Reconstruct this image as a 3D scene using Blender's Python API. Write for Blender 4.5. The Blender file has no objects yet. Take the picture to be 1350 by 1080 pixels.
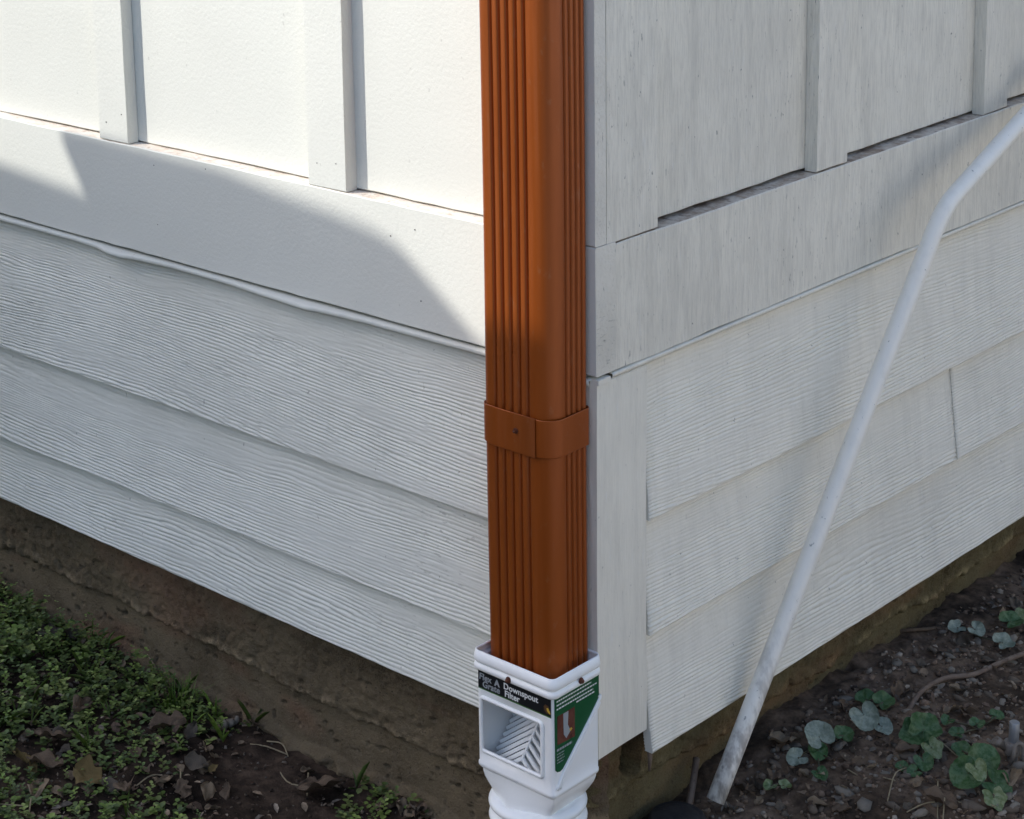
import bpy, bmesh, math, random
import numpy as np
from mathutils import Vector, Matrix, Euler

random.seed(7)
scn = bpy.context.scene
COL = scn.collection

# ------------------------------------------------------------------ camera
# calibrated from the vanishing points of the two walls; the picture is an off-centre crop (hence the shift)
F_PX, CX, CY, W, H = 2695.25, 486.95, 142.9, 1350.0, 1080.0
RM = np.array([[0.71216975, 0.7014284, -0.0285035],
               [0.12702858, -0.1686938, -0.97744879],
               [-0.69041871, 0.6924887, -0.20924008]])      # rows: right, down, forward
CAM = np.array([1.29603839, -1.6309898, 1.4009788])
cam_d = bpy.data.cameras.new('camera')
cam = bpy.data.objects.new('camera', cam_d)
COL.objects.link(cam)
cam_d.sensor_fit = 'HORIZONTAL'
cam_d.sensor_width = 36.0
cam_d.lens = F_PX / W * 36.0
cam_d.shift_x = (W / 2 - CX) / W
cam_d.shift_y = (CY - H / 2) / W
cam_d.clip_start = 0.05
cam_d.clip_end = 500
r_, d_, f_ = RM
cam.matrix_world = Matrix(((r_[0], -d_[0], -f_[0], CAM[0]), (r_[1], -d_[1], -f_[1], CAM[1]),
                           (r_[2], -d_[2], -f_[2], CAM[2]), (0, 0, 0, 1)))
scn.camera = cam

# ------------------------------------------------------------------ light
SUN_EL = math.radians(35)
S = np.array([-math.cos(SUN_EL) * math.sqrt(.5), -math.cos(SUN_EL) * math.sqrt(.5), math.sin(SUN_EL)])
world = bpy.data.worlds.new('World')
scn.world = world
world.use_nodes = True
wn = world.node_tree
wn.nodes.clear()
sky = wn.nodes.new('ShaderNodeTexSky')
sky.sky_type = 'NISHITA'
sky.sun_disc = False
sky.sun_elevation = SUN_EL
sky.sun_rotation = math.radians(225)
sky.air_density = 0.8
sky.dust_density = 1.35
sky.ozone_density = 0.0
bg = wn.nodes.new('ShaderNodeBackground')
bg.inputs['Strength'].default_value = 0.15
wo = wn.nodes.new('ShaderNodeOutputWorld')
wn.links.new(sky.outputs[0], bg.inputs[0])
wn.links.new(bg.outputs[0], wo.inputs[0])
sun_d = bpy.data.lights.new('sun', 'SUN')
sun_d.energy = 2.0
sun_d.angle = math.radians(0.55)
sun_d.color = (1.0, 0.965, 0.91)
sun = bpy.data.objects.new('sun', sun_d)
COL.objects.link(sun)
sun.rotation_euler = Vector(S).to_track_quat('Z', 'Y').to_euler()
sun.location = (-3, -3, 5)
scn.view_settings.view_transform = 'Standard'
scn.view_settings.look = 'None'
scn.view_settings.exposure = 0.94
scn.view_settings.gamma = 1.0
scn.view_settings.use_curve_mapping = False

# ------------------------------------------------------------------ pixel -> place
def ray(u, v):
    return RM.T @ np.array([(u - CX) / F_PX, (v - CY) / F_PX, 1.0])
def onL(u, v, y=0.0):
    r = ray(u, v); return CAM + (y - CAM[1]) / r[1] * r
def onR(u, v, x=0.0):
    r = ray(u, v); return CAM + (x - CAM[0]) / r[0] * r
def onG(u, v, z=0.0):
    for _ in range(1):
        r = ray(u, v); p = CAM + (z - CAM[2]) / r[2] * r
    return p

# ------------------------------------------------------------------ noise
_tab = np.random.RandomState(11).rand(16, 256, 256)
def vn(x, y, seed=0):
    t = _tab[seed % 16]
    x = np.asarray(x, float) + seed * 17.3; y = np.asarray(y, float) + seed * 9.7
    xi = np.floor(x).astype(int); yi = np.floor(y).astype(int)
    fx = x - xi; fy = y - yi
    fx = fx * fx * (3 - 2 * fx); fy = fy * fy * (3 - 2 * fy)
    a = t[xi & 255, yi & 255]; b = t[(xi + 1) & 255, yi & 255]
    c = t[xi & 255, (yi + 1) & 255]; d = t[(xi + 1) & 255, (yi + 1) & 255]
    return (a * (1 - fx) + b * fx) * (1 - fy) + (c * (1 - fx) + d * fx) * fy - 0.5
def fbm(x, y, seed=0, o=4):
    s = 0; a = 1.0
    for k in range(o):
        s = s + a * vn(x * 2 ** k, y * 2 ** k, seed + k); a *= .5
    return s
def sstep(a, b, x):
    t = np.clip((x - a) / (b - a), 0, 1); return t * t * (3 - 2 * t)

# ------------------------------------------------------------------ materials
def new_mat(name):
    m = bpy.data.materials.new(name); m.use_nodes = True
    nt = m.node_tree
    return m, nt, nt.nodes['Principled BSDF'], nt.nodes, nt.links
def simple(name, col, rough=.6, metal=0, spec=.5):
    m, nt, b, n, l = new_mat(name)
    b.inputs['Base Color'].default_value = (*col, 1)
    b.inputs['Roughness'].default_value = rough
    b.inputs['Metallic'].default_value = metal
    b.inputs['Specular IOR Level'].default_value = spec
    return m
def tex_noise(n, l, coord, scale3, scale, detail=4, rough=.6):
    mp = n.new('ShaderNodeMapping'); mp.inputs['Scale'].default_value = scale3
    l.new(coord, mp.inputs[0])
    t = n.new('ShaderNodeTexNoise'); t.inputs['Scale'].default_value = scale
    t.inputs['Detail'].default_value = detail; t.inputs['Roughness'].default_value = rough
    l.new(mp.outputs[0], t.inputs['Vector'])
    return t.outputs['Fac']
def ramp(n, l, src, p0, p1, c0, c1):
    r = n.new('ShaderNodeMapRange')
    r.inputs['From Min'].default_value = p0; r.inputs['From Max'].default_value = p1
    r.inputs['To Min'].default_value = c0; r.inputs['To Max'].default_value = c1
    r.interpolation_type = 'SMOOTHSTEP'
    l.new(src, r.inputs['Value'])
    return r.outputs[0]
def mixc(n, l, fac, a, b, mode='MIX'):
    m = n.new('ShaderNodeMix'); m.data_type = 'RGBA'; m.blend_type = mode
    for sock, v in ((m.inputs[0], fac), (m.inputs[6], a), (m.inputs[7], b)):
        if hasattr(v, 'default_value') or hasattr(v, 'is_output'): l.new(v, sock)
        else: sock.default_value = v if not isinstance(v, tuple) else (*v, 1)[:4]
    return m.outputs[2]
def bump(n, l, b, h, strength, dist, prev=None):
    bp = n.new('ShaderNodeBump'); bp.inputs['Strength'].default_value = strength
    bp.inputs['Distance'].default_value = dist
    l.new(h, bp.inputs['Height'])
    if prev is not None: l.new(prev, bp.inputs['Normal'])
    l.new(bp.outputs[0], b.inputs['Normal'])
    return bp.outputs[0]

def paint(name, base, dirt, streak=.0, fleck=.0, mottle=.15, peel=.3, brush=0.0, mildew=0.0, spat=0.0, speck=.55):
    """weathered white house paint; streaks and flecks run down the wall"""
    m, nt, b, n, l = new_mat(name)
    co = n.new('ShaderNodeTexCoord').outputs['Object']
    col = mixc(n, l, ramp(n, l, tex_noise(n, l, co, (1, 1, 1), 5, 5), .3, .72, 0, mottle), base, dirt)
    if streak:
        s1 = tex_noise(n, l, co, (48, 48, 6.5), 1, 5, .7)
        col = mixc(n, l, ramp(n, l, s1, .42, .72, 0, streak), col, dirt)
        s1b = tex_noise(n, l, co, (16, 16, 2.2), 1, 4, .65)
        col = mixc(n, l, ramp(n, l, s1b, .5, .75, 0, streak * .6), col, dirt)
        s2 = tex_noise(n, l, co, (150, 150, 24), 1, 4, .75)
        col = mixc(n, l, ramp(n, l, s2, .58, .75, 0, min(1, streak * 1.0)), col, (.84, .84, .83))
    if brush:
        s6 = tex_noise(n, l, co, (420, 420, 34), 1, 3, .7)
        col = mixc(n, l, ramp(n, l, s6, .40, .70, 0, .42 * brush), col, dirt)
    if fleck:
        s3 = tex_noise(n, l, co, (260, 260, 70), 1, 3, .65)
        s3m = tex_noise(n, l, co, (1, 1, 1), 9, 3, .6)
        k = n.new('ShaderNodeMath'); k.operation = 'MULTIPLY'
        l.new(ramp(n, l, s3, .62, .75, 0, 1), k.inputs[0]); l.new(ramp(n, l, s3m, .42, .62, .1, fleck), k.inputs[1])
        col = mixc(n, l, k.outputs[0], col, (dirt[0] * .45, dirt[1] * .45, dirt[2] * .45))
    if mildew:
        s4 = tex_noise(n, l, co, (60, 60, 260), 1, 4, .7)
        s5 = tex_noise(n, l, co, (3, 3, 5), 1, 3, .6)
        k = n.new('ShaderNodeMath'); k.operation = 'MULTIPLY'
        l.new(ramp(n, l, s4, .56, .68, 0, 1), k.inputs[0]); l.new(ramp(n, l, s5, .5, .66, 0, mildew), k.inputs[1])
        col = mixc(n, l, k.outputs[0], col, (.22, .22, .19))
    # sparse specks
    sp = tex_noise(n, l, co, (1, 1, .6), 170, 2, .5)
    col = mixc(n, l, ramp(n, l, sp, .73, .78, 0, speck + spat), col, (.2, .19, .17))
    l.new(col, b.inputs['Base Color'])
    b.inputs['Roughness'].default_value = .62
    b.inputs['Specular IOR Level'].default_value = .3
    prev = None
    if peel:
        p1 = tex_noise(n, l, co, (1, 1, 1), 210, 3, .55)
        prev = bump(n, l, b, p1, peel, .0016)
    if brush:
        p2 = tex_noise(n, l, co, (340, 340, 26), 1, 4, .65)
        prev = bump(n, l, b, p2, brush, .0012, prev)
    return m

M = {}
M['L_trim'] = paint('white_paint_smooth', (.76, .765, .695), (.65, .655, .59), mottle=.25, peel=.27, speck=.25)
M['L_clap'] = paint('white_paint_siding', (.81, .81, .73), (.58, .585, .52), mottle=.4, peel=.15, streak=.08, mildew=.55)
M['R_trim'] = paint('white_paint_weathered', (.88, .835, .72), (.54, .51, .44), streak=.36, fleck=1.0, mottle=.3, peel=.4, brush=1.0, spat=.2)
M['R_clap'] = paint('white_paint_weathered_siding', (.88, .84, .73), (.62, .59, .51), streak=.26, fleck=.3, mottle=.25, peel=.15, spat=.1)
M['R_corner'] = paint('white_paint_corner', (.87, .83, .72), (.62, .59, .51), streak=.4, fleck=.35, mottle=.3, peel=.15, brush=.4)
def bare_wood(nm='bare_weathered_wood', ca=(.36, .27, .20), cb=(.62, .56, .48), cd=(.16, .11, .08)):
    m, nt, b, n, l = new_mat(nm)
    co = n.new('ShaderNodeTexCoord').outputs['Object']
    c = mixc(n, l, ramp(n, l, tex_noise(n, l, co, (14, 14, 60), 3, 4, .7), .35, .65, 0, 1), ca, cb)
    c = mixc(n, l, ramp(n, l, tex_noise(n, l, co, (1, 1, 1), 60, 3, .6), .55, .68, 0, .7), c, cd)
    l.new(c, b.inputs['Base Color']); b.inputs['Roughness'].default_value = .85
    bump(n, l, b, tex_noise(n, l, co, (1, 1, 1), 160, 4, .7), .8, .002)
    return m
M['R_end'] = paint('cracked_end_paint', (.84, .80, .70), (.50, .475, .41), mottle=.6, peel=1.0, fleck=1.0, brush=0, mildew=.8)
M['bare'] = bare_wood()
M['bare_L'] = bare_wood('pale_ledge', (.72, .62, .53), (.78, .74, .68), (.5, .40, .33))  # paler, pinker copy of the bare wood for the left ledge
M['dark'] = simple('dark_sheathing', (.05, .045, .04), .9)
M['flash'] = paint('white_flashing', (.66, .67, .61), (.50, .51, .46), mottle=.3, peel=.1)
def brown_metal():
    m, nt, b, n, l = new_mat('copper_brown_coated_metal')
    co = n.new('ShaderNodeTexCoord').outputs['Object']
    c = mixc(n, l, ramp(n, l, tex_noise(n, l, co, (6, 6, 1.2), 4, 4, .6), .3, .7, 0, 1), (.30, .068, .0075), (.33, .078, .0095))
    dust = tex_noise(n, l, co, (1, 1, .5), 90, 3, .6)
    c = mixc(n, l, ramp(n, l, dust, .6, .8, 0, .22), c, (.4, .25, .15))
    run = tex_noise(n, l, co, (120, 120, 2.5), 1, 4, .65)
    c = mixc(n, l, ramp(n, l, run, .55, .8, 0, .16), c, (.36, .20, .11))
    l.new(ramp(n, l, run, .3, .7, .34, .5), b.inputs['Roughness'])
    l.new(c, b.inputs['Base Color'])
    b.inputs['Roughness'].default_value = .40
    b.inputs['Metallic'].default_value = .40
    b.inputs['Coat Weight'].default_value = .12
    b.inputs['Coat Roughness'].default_value = .16
    b.inputs['Specular IOR Level'].default_value = .5
    bump(n, l, b, tex_noise(n, l, co, (1, 1, .08), 60, 2, .5), .12, .001)
    return m
M['brown'] = brown_metal()
M['screw'] = simple('brown_screw', (.13, .045, .025), .45, .3)
def plastic(name, col, rough=.38, dirt=.25):
    m, nt, b, n, l = new_mat(name)
    co = n.new('ShaderNodeTexCoord').outputs['Object']
    c = mixc(n, l, ramp(n, l, tex_noise(n, l, co, (1, 1, .5), 22, 5, .65), .5, .8, 0, dirt), col, (.42, .40, .36))
    l.new(c, b.inputs['Base Color']); b.inputs['Roughness'].default_value = rough
    b.inputs['Subsurface Weight'].default_value = .0
    bump(n, l, b, tex_noise(n, l, co, (1, 1, 1), 120, 3, .5), .06, .001)
    return m
M['plastic'] = plastic('white_plastic', (.92, .935, .92), .32, .10)
M['plastic_in'] = plastic('white_plastic_screen', (.94, .95, .93), .4, .05)
def pvc():
    m, nt, b, n, l = new_mat('scuffed_white_pvc')
    co = n.new('ShaderNodeTexCoord').outputs['Object']
    c = mixc(n, l, ramp(n, l, tex_noise(n, l, co, (1, 1, .45), 38, 5, .7), 0.45, .8, 0, .35), (.92, .885, .80), (.60, .58, .52))
    c = mixc(n, l, ramp(n, l, tex_noise(n, l, co, (1, 1, .7), 120, 3, .6), .66, .72, 0, .7), c, (.25, .24, .22))
    z = n.new('ShaderNodeSeparateXYZ'); l.new(co, z.inputs[0])
    k = n.new('ShaderNodeMath'); k.operation = 'MULTIPLY'
    l.new(ramp(n, l, z.outputs[2], .34, .1, 0, .75), k.inputs[0])
    l.new(ramp(n, l, tex_noise(n, l, co, (1, 1, .4), 30, 4, .7), .45, .62, 0, 1), k.inputs[1])
    c = mixc(n, l, k.outputs[0], c, (.22, .18, .15))          # splashed mud on the lowest part
    l.new(c, b.inputs['Base Color']); b.inputs['Roughness'].default_value = .5
    bump(n, l, b, tex_noise(n, l, co, (1, 1, 1), 150, 3, .6), .15, .001)
    return m
M['pvc'] = pvc()
def concrete():
    m, nt, b, n, l = new_mat('old_damp_concrete')
    co = n.new('ShaderNodeTexCoord').outputs['Object']
    c = mixc(n, l, ramp(n, l, tex_noise(n, l, co, (1, 1, 1), 9, 6, .65), .3, .7, 0, 1), (.085, .067, .042), (.20, .168, .112))
    c = mixc(n, l, ramp(n, l, tex_noise(n, l, co, (1, 1, 1), 90, 4, .7), .4, .7, 0, .5), c, (.20, .17, .13))
    c = mixc(n, l, ramp(n, l, tex_noise(n, l, co, (1, 1, 1), 230, 3, .6), .60, .70, 0, .8), c, (.035, .03, .024))
    c = mixc(n, l, ramp(n, l, tex_noise(n, l, co, (1, 1, 1), 520, 3, .7), .35, .7, 0, .55), c, (.25, .21, .145))
    at = n.new('ShaderNodeVertexColor'); at.layer_name = 'tint'
    c = mixc(n, l, 1.0, c, at.outputs[0], 'MULTIPLY')
    l.new(c, b.inputs['Base Color']); b.inputs['Roughness'].default_value = .9
    b.inputs['Specular IOR Level'].default_value = .2
    bump(n, l, b, tex_noise(n, l, co, (1, 1, 1), 260, 5, .75), 1.0, .004)
    return m
M['concrete'] = concrete()
def attr_mat(name, rough=.85, spec=.25, nscale=120, nmix=.4, bmp=.4, layer='tint', trans=0):
    m, nt, b, n, l = new_mat(name)
    at = n.new('ShaderNodeVertexColor'); at.layer_name = layer
    co = n.new('ShaderNodeTexCoord').outputs['Object']
    f = ramp(n, l, tex_noise(n, l, co, (1, 1, 1), nscale, 4, .65), .25, .75, 1 - nmix, 1 + nmix)
    mm = n.new('ShaderNodeVectorMath'); mm.operation = 'SCALE'
    l.new(at.outputs[0], mm.inputs[0]); l.new(f, mm.inputs['Scale'])
    l.new(mm.outputs[0], b.inputs['Base Color'])
    b.inputs['Roughness'].default_value = rough; b.inputs['Specular IOR Level'].default_value = spec
    if bmp: bump(n, l, b, tex_noise(n, l, co, (1, 1, 1), nscale * 2.5, 4, .7), bmp, .002)
    return m
M['soil'] = attr_mat('damp_soil', .95, .15, 70, .5, .9)
M['weed'] = attr_mat('weed_leaf', .55, .35, 150, .25, .15)
M['chip'] = attr_mat('gravel_and_chips', .9, .2, 200, .35, .5)
def litter(name, c0, c1, c2):
    m, nt, b, n, l = new_mat(name)
    co = n.new('ShaderNodeTexCoord').outputs['Object']
    c = mixc(n, l, ramp(n, l, tex_noise(n, l, co, (1, 1, 1), 55, 4, .65), .3, .7, 0, 1), c0, c1)
    c = mixc(n, l, ramp(n, l, tex_noise(n, l, co, (1, 1, 1), 160, 3, .6), .58, .7, 0, .8), c, c2)
    l.new(c, b.inputs['Base Color']); b.inputs['Roughness'].default_value = .8
    b.inputs['Specular IOR Level'].default_value = .25
    bump(n, l, b, tex_noise(n, l, co, (1, 1, 1), 180, 3, .6), .5, .001)
    return m
M['leaf_a'] = litter('dry_leaf_tan', (.18, .13, .08), (.28, .21, .14), (.08, .055, .036))
M['leaf_b'] = litter('dry_leaf_brown', (.115, .078, .05), (.17, .122, .083), (.05, .034, .024))
M['leaf_c'] = litter('dry_leaf_yellowed', (.17, .13, .045), (.13, .085, .04), (.07, .045, .025))
M['leaf_d'] = litter('dry_leaf_grey', (.085, .068, .05), (.14, .115, .088), (.045, .034, .026))
M['stone_a'] = litter('stone_grey', (.17, .148, .118), (.23, .20, .16), (.09, .075, .06))
M['stone_b'] = litter('stone_brown', (.11, .085, .065), (.17, .135, .10), (.07, .05, .04))
M['stone_c'] = litter('stone_pale', (.27, .24, .195), (.20, .17, .135), (.12, .095, .075))
M['twig'] = litter('twig_bark', (.14, .10, .075), (.20, .15, .115), (.08, .055, .04))
M['straw'] = litter('dry_straw', (.26, .21, .13), (.33, .27, .17), (.15, .11, .07))
M['galv'] = simple('galvanised_steel', (.30, .31, .32), .5, .6)
M['bronze'] = litter('weathered_bronze', (.17, .145, .12), (.24, .21, .18), (.10, .08, .06))
M['blackp'] = litter('black_plastic', (.022, .02, .02), (.04, .036, .034), (.06, .05, .04))
M['lab_black'] = simple('label_black', (.008, .009, .012), .35)
M['lab_green'] = simple('label_green', (.004, .085, .028), .38)
M['lab_lime'] = simple('label_lime_edge', (.06, .17, .04), .4)
M['lab_white'] = simple('label_white_print', (.78, .80, .78), .4)
M['lab_grey'] = simple('label_grey_print', (.33, .36, .38), .4)
M['lab_brick'] = litter('label_brick_print', (.10, .03, .02), (.15, .055, .035), (.05, .018, .014))
M['lab_yel'] = simple('label_yellow_print', (.62, .40, .05), .4)
M['lab_brn'] = simple('label_brown_print', (.09, .045, .022), .4)
M['nail'] = simple('nail_head', (.08, .07, .065), .7, .3)
def cyc(name, g0, g1, g2, nsc=180):
    m, nt, b, n, l = new_mat(name)
    co = n.new('ShaderNodeTexCoord').outputs['Object']
    c = mixc(n, l, ramp(n, l, tex_noise(n, l, co, (1, 1, 1), nsc, 4, .65), .38, .62, 0, 1), g0, g1)
    c = mixc(n, l, ramp(n, l, tex_noise(n, l, co, (1, 1, 1), 60, 2, .6), .55, .7, 0, .8), c, g2)
    l.new(c, b.inputs['Base Color']); b.inputs['Roughness'].default_value = .5
    b.inputs['Specular IOR Level'].default_value = .35
    bump(n, l, b, tex_noise(n, l, co, (1, 1, 1), 200, 3, .6), .4, .001)
    return m
M['cyc_silver'] = cyc('silvery_leaf', (.17, .205, .16), (.27, .31, .25), (.13, .165, .12))
M['cyc_green'] = cyc('mottled_green_leaf', (.030, .080, .020), (.085, .145, .065), (.035, .095, .025))
M['cyc_lime'] = cyc('yellowing_leaf', (.11, .15, .055), (.20, .24, .13), (.07, .12, .03))
M['stem'] = simple('leaf_stem', (.07, .06, .03), .6)
M['shed_wood'] = litter('shed_boards', (.42, .40, .36), (.5, .48, .44), (.3, .28, .25))
M['shed_roof'] = simple('shed_roofing', (.3, .3, .29), .9)

# ------------------------------------------------------------------ mesh helpers
def tag(o, label=None, cat=None, group=None, kind=None):
    if label: o['label'] = label
    if cat: o['category'] = cat
    if group: o['group'] = group
    if kind: o['kind'] = kind
    return o
def empty(name, loc=(0, 0, 0)):
    o = bpy.data.objects.new(name, None); o.location = loc; o.empty_display_size = .05
    COL.objects.link(o); return o
def link(name, me, mat=None, parent=None, smooth=False):
    o = bpy.data.objects.new(name, me); COL.objects.link(o)
    if mat is not None and not me.materials: me.materials.append(mat)
    if parent is not None:
        o.parent = parent
        o.matrix_parent_inverse = Matrix.Translation(-parent.location) if parent.parent is None else Matrix.Identity(4)
    if smooth: me.polygons.foreach_set('use_smooth', [True] * len(me.polygons))
    return o
def pyd(name, v, f, mat=None, parent=None, smooth=False):
    me = bpy.data.meshes.new(name)
    me.from_pydata([tuple(map(float, p)) for p in v], [], [tuple(map(int, q)) for q in f]); me.update()
    return link(name, me, mat, parent, smooth)
def npmesh(name, V, Q):
    me = bpy.data.meshes.new(name)
    V = np.asarray(V, float); Q = np.asarray(Q, np.int32)
    me.vertices.add(len(V)); me.vertices.foreach_set('co', V.ravel())
    k = Q.shape[1]
    me.loops.add(Q.size); me.loops.foreach_set('vertex_index', Q.ravel())
    me.polygons.add(len(Q))
    me.polygons.foreach_set('loop_start', np.arange(0, Q.size, k, dtype=np.int32))
    me.update(calc_edges=True)
    return me
def set_tint(me, cols):
    a = me.color_attributes.new('tint', 'FLOAT_COLOR', 'POINT')
    c = np.ones((len(cols), 4)); c[:, :3] = cols
    a.data.foreach_set('color', c.ravel())
def box(name, x0, x1, y0, y1, z0, z1, mat, parent, bev=.0015, rough=0.0, seed=0):
    bm = bmesh.new()
    v = [bm.verts.new(p) for p in ((x0, y0, z0), (x1, y0, z0), (x1, y1, z0), (x0, y1, z0), (x0, y0, z1), (x1, y0, z1), (x1, y1, z1), (x0, y1, z1))]
    for q in ((0, 3, 2, 1), (4, 5, 6, 7), (0, 1, 5, 4), (1, 2, 6, 5), (2, 3, 7, 6), (3, 0, 4, 7)): bm.faces.new([v[i] for i in q])
    if bev: bmesh.ops.bevel(bm, geom=list(bm.edges), offset=bev, segments=2, affect='EDGES', profile=.6)
    me = bpy.data.meshes.new(name); bm.to_mesh(me); bm.free()
    return link(name, me, mat, parent)
def grid_quads(nu, nv, base=0):
    i, j = np.meshgrid(np.arange(nu - 1), np.arange(nv - 1), indexing='ij')
    a = (i * nv + j).ravel() + base
    return np.stack([a, a + nv, a + nv + 1, a + 1], 1)
def tube(name, path, rad, mat, parent=None, seg=14, caps=True, inner=None):
    P = [np.array(p, float) for p in path]
    n = len(P); V = []; Fc = []
    rads = rad if hasattr(rad, '__len__') else [rad] * n
    up = np.array([0.13, .21, .97]); prevA = None
    for i in range(n):
        d = P[min(i + 1, n - 1)] - P[max(i - 1, 0)]; d /= np.linalg.norm(d)
        A = np.cross(d, up) if prevA is None else prevA - d * (prevA @ d)
        A /= np.linalg.norm(A); prevA = A; B = np.cross(d, A)
        for k in range(seg):
            a = 2 * math.pi * k / seg
            V.append(P[i] + rads[i] * (math.cos(a) * A + math.sin(a) * B))
    for i in range(n - 1):
        for k in range(seg):
            k2 = (k + 1) % seg
            Fc.append((i * seg + k, i * seg + k2, (i + 1) * seg + k2, (i + 1) * seg + k))
    if caps:
        Fc.append(tuple(range(seg - 1, -1, -1))); Fc.append(tuple((n - 1) * seg + k for k in range(seg)))
    o = pyd(name, V, Fc, mat, parent, False)
    me = o.data
    me.polygons.foreach_set('use_smooth', [len(p.vertices) == 4 for p in me.polygons])
    return o
def smooth_path(pts, n=8):
    P = [np.array(p, float) for p in pts]; P = [2 * P[0] - P[1]] + P + [2 * P[-1] - P[-2]]; out = []
    for i in range(1, len(P) - 2):
        for k in range(n):
            t = k / n
            out.append(.5 * ((2 * P[i]) + (-P[i - 1] + P[i + 1]) * t + (2 * P[i - 1] - 5 * P[i] + 4 * P[i + 1] - P[i + 2]) * t * t + (-P[i - 1] + 3 * P[i] - 3 * P[i + 1] + P[i + 2]) * t ** 3))
    out.append(P[-2]); return out

# ------------------------------------------------------------------ ground
def gz(x, y):
    x = np.asarray(x, float); y = np.asarray(y, float)
    zl = .012 + np.clip(-x - .3, -.3, 1.2) * .018
    zr = .083 + .012 * np.exp(-((y - .45) / .2) ** 2) - .02 * np.exp(-((y - .2) / .1) ** 2) - np.clip(x - .1, 0, 1) * .06
    w = sstep(-.10, .13, x + y)
    z = zl * (1 - w) + zr * w
    z = z + .014 * fbm(x * 7, y * 7, 1, 3)
    return z
def gz_fine(x, y):
    return gz(x, y) + .010 * fbm(x * 32, y * 32, 4, 3) + .006 * np.abs(fbm(x * 110, y * 110, 7, 3))
def axis(lo, hi, step, far):
    c = list(np.arange(lo, hi + 1e-9, step)); s = step; p = hi; up = []
    while p < far: s *= 1.35; p += s; up.append(p)
    s = step; p = lo; dn = []
    while p > -far: s *= 1.35; p -= s; dn.append(p)
    return np.array(dn[::-1] + c + up)
gx = axis(-1.35, .62, .0065, 60); gy = axis(-.62, 1.45, .0065, 60)
GX, GY = np.meshgrid(gx, gy, indexing='ij')
GZ = gz_fine(GX, GY)
me = npmesh('ground', np.stack([GX, GY, GZ], -1).reshape(-1, 3), grid_quads(len(gx), len(gy)))
wr = sstep(-.08, .14, GX + GY)
nz = fbm(GX * 9, GY * 9, 2, 4)
cl = np.array([.044, .030, .021]) ; cr = np.array([.115, .080, .055])
tint = cl * (1 - wr[..., None]) + cr * wr[..., None]
tint = tint * np.clip(1 + 1.0 * nz + .8 * fbm(GX * 60, GY * 60, 5, 3), .35, 2.2)[..., None]
set_tint(me, tint.reshape(-1, 3))
ground = link('ground', me, M['soil'], None, True); tag(ground, kind='structure')

# ------------------------------------------------------------------ unseen pale slab and white building, added to bounce sunlight onto the right wall
def gslab(name, x0, x1, y0, y1, z0, z1, mat):
    o = box(name, x0, x1, y0, y1, z0, z1, mat, None, .01); tag(o, kind='structure'); return o
M['drive'] = litter('concrete_drive', (.30, .285, .26), (.35, .335, .31), (.24, .23, .21))
gslab('driveway', 1.02, 4.95, -14, 14, -.1, .06, M['drive'])
M['garage'] = paint('garage_white', (.80, .79, .76), (.7, .69, .66), mottle=.2, peel=.1)
gar = empty('garage', (5.0, 2.0, 0)); tag(gar, 'white building added out of view to bounce sunlight onto the right wall', 'garage')
box('wall', 5.0, 5.2, -1.5, .6, .0, 2.7, M['garage'], gar, .005)
box('wall', 5.0, 5.2, 3.4, 7.5, .0, 2.7, M['garage'], gar, .005)
box('wall', 5.0, 5.2, .6, 3.4, 2.2, 2.7, M['garage'], gar, .005)
for k in range(4): box('door_panel', 5.06, 5.12, .602, 3.398, .06 + k * .535, .06 + k * .535 + .528, M['garage'], gar, .008)
box('roof', 4.75, 8.6, -1.8, 7.8, 2.7, 2.88, M['shed_roof'], gar, .01)

# ------------------------------------------------------------------ unseen hedges added to block low sky light from the walls
M['hedge'] = litter('hedge_leaves', (.035, .055, .020), (.06, .085, .03), (.02, .03, .012))
def hedge(label, a, b, h, w):
    a = np.array(a, float); b = np.array(b, float); L_ = np.linalg.norm(b - a); d = (b - a) / L_; nn = np.array((-d[1], d[0]))
    nu = int(L_ / .12); prof = [(-w / 2, 0), (-w / 2 * 1.05, h * .25), (-w / 2 * 1.05, h * .5), (-w / 2, h * .75), (-w * .42, h * .93), (-w * .2, h), (w * .2, h), (w * .42, h * .93), (w / 2, h * .75), (w / 2 * 1.05, h * .5), (w / 2 * 1.05, h * .25), (w / 2, 0)]
    pr = []
    for (o0, z0), (o1, z1) in zip(prof[:-1], prof[1:]):
        for k in range(6): pr.append((o0 + (o1 - o0) * k / 6, z0 + (z1 - z0) * k / 6))
    pr.append(prof[-1]); V = []
    for i in range(nu + 1):
        c = a + d * L_ * i / nu
        for k, (o, z) in enumerate(pr):
            j = .28 * float(vn(i * .9, k * .9, 3)) + .35 * float(vn(i * .2, k * .3, 5))
            q = c + nn * (o * (1 + j * .5)); V.append((q[0], q[1], max(-.05, z * (1 + .12 * j))))
    root = empty('hedge', (a[0], a[1], 0)); tag(root, label, 'hedge')
    link('foliage', npmesh('foliage', V, grid_quads(nu + 1, len(pr))), M['hedge'], root)
hedge('dark foliage added out of view opposite the left wall to block low sky', (-14, -6.5), (10, -6.5), 2.0, 1.2)
hedge('dark foliage added out of view beyond the right wall to block low sky', (1.0, 11.0), (12, 11.0), 3.2, 1.2)

# ------------------------------------------------------------------ house
house = empty('house')
tag(house, 'white house corner with board and batten above lapped siding on an old concrete footing', 'house')
TT, TB = .80, .6565           # top and bottom of the skirt trim
XL, YR, ZT = -2.3, 2.3, 2.6   # how far the two walls run

box('wall_core', XL, -.045, .036, .16, .21, ZT, M['dark'], house, 0)
box('wall_core', -.16, -.036, .17, YR, .21, ZT, M['dark'], house, 0)

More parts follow.
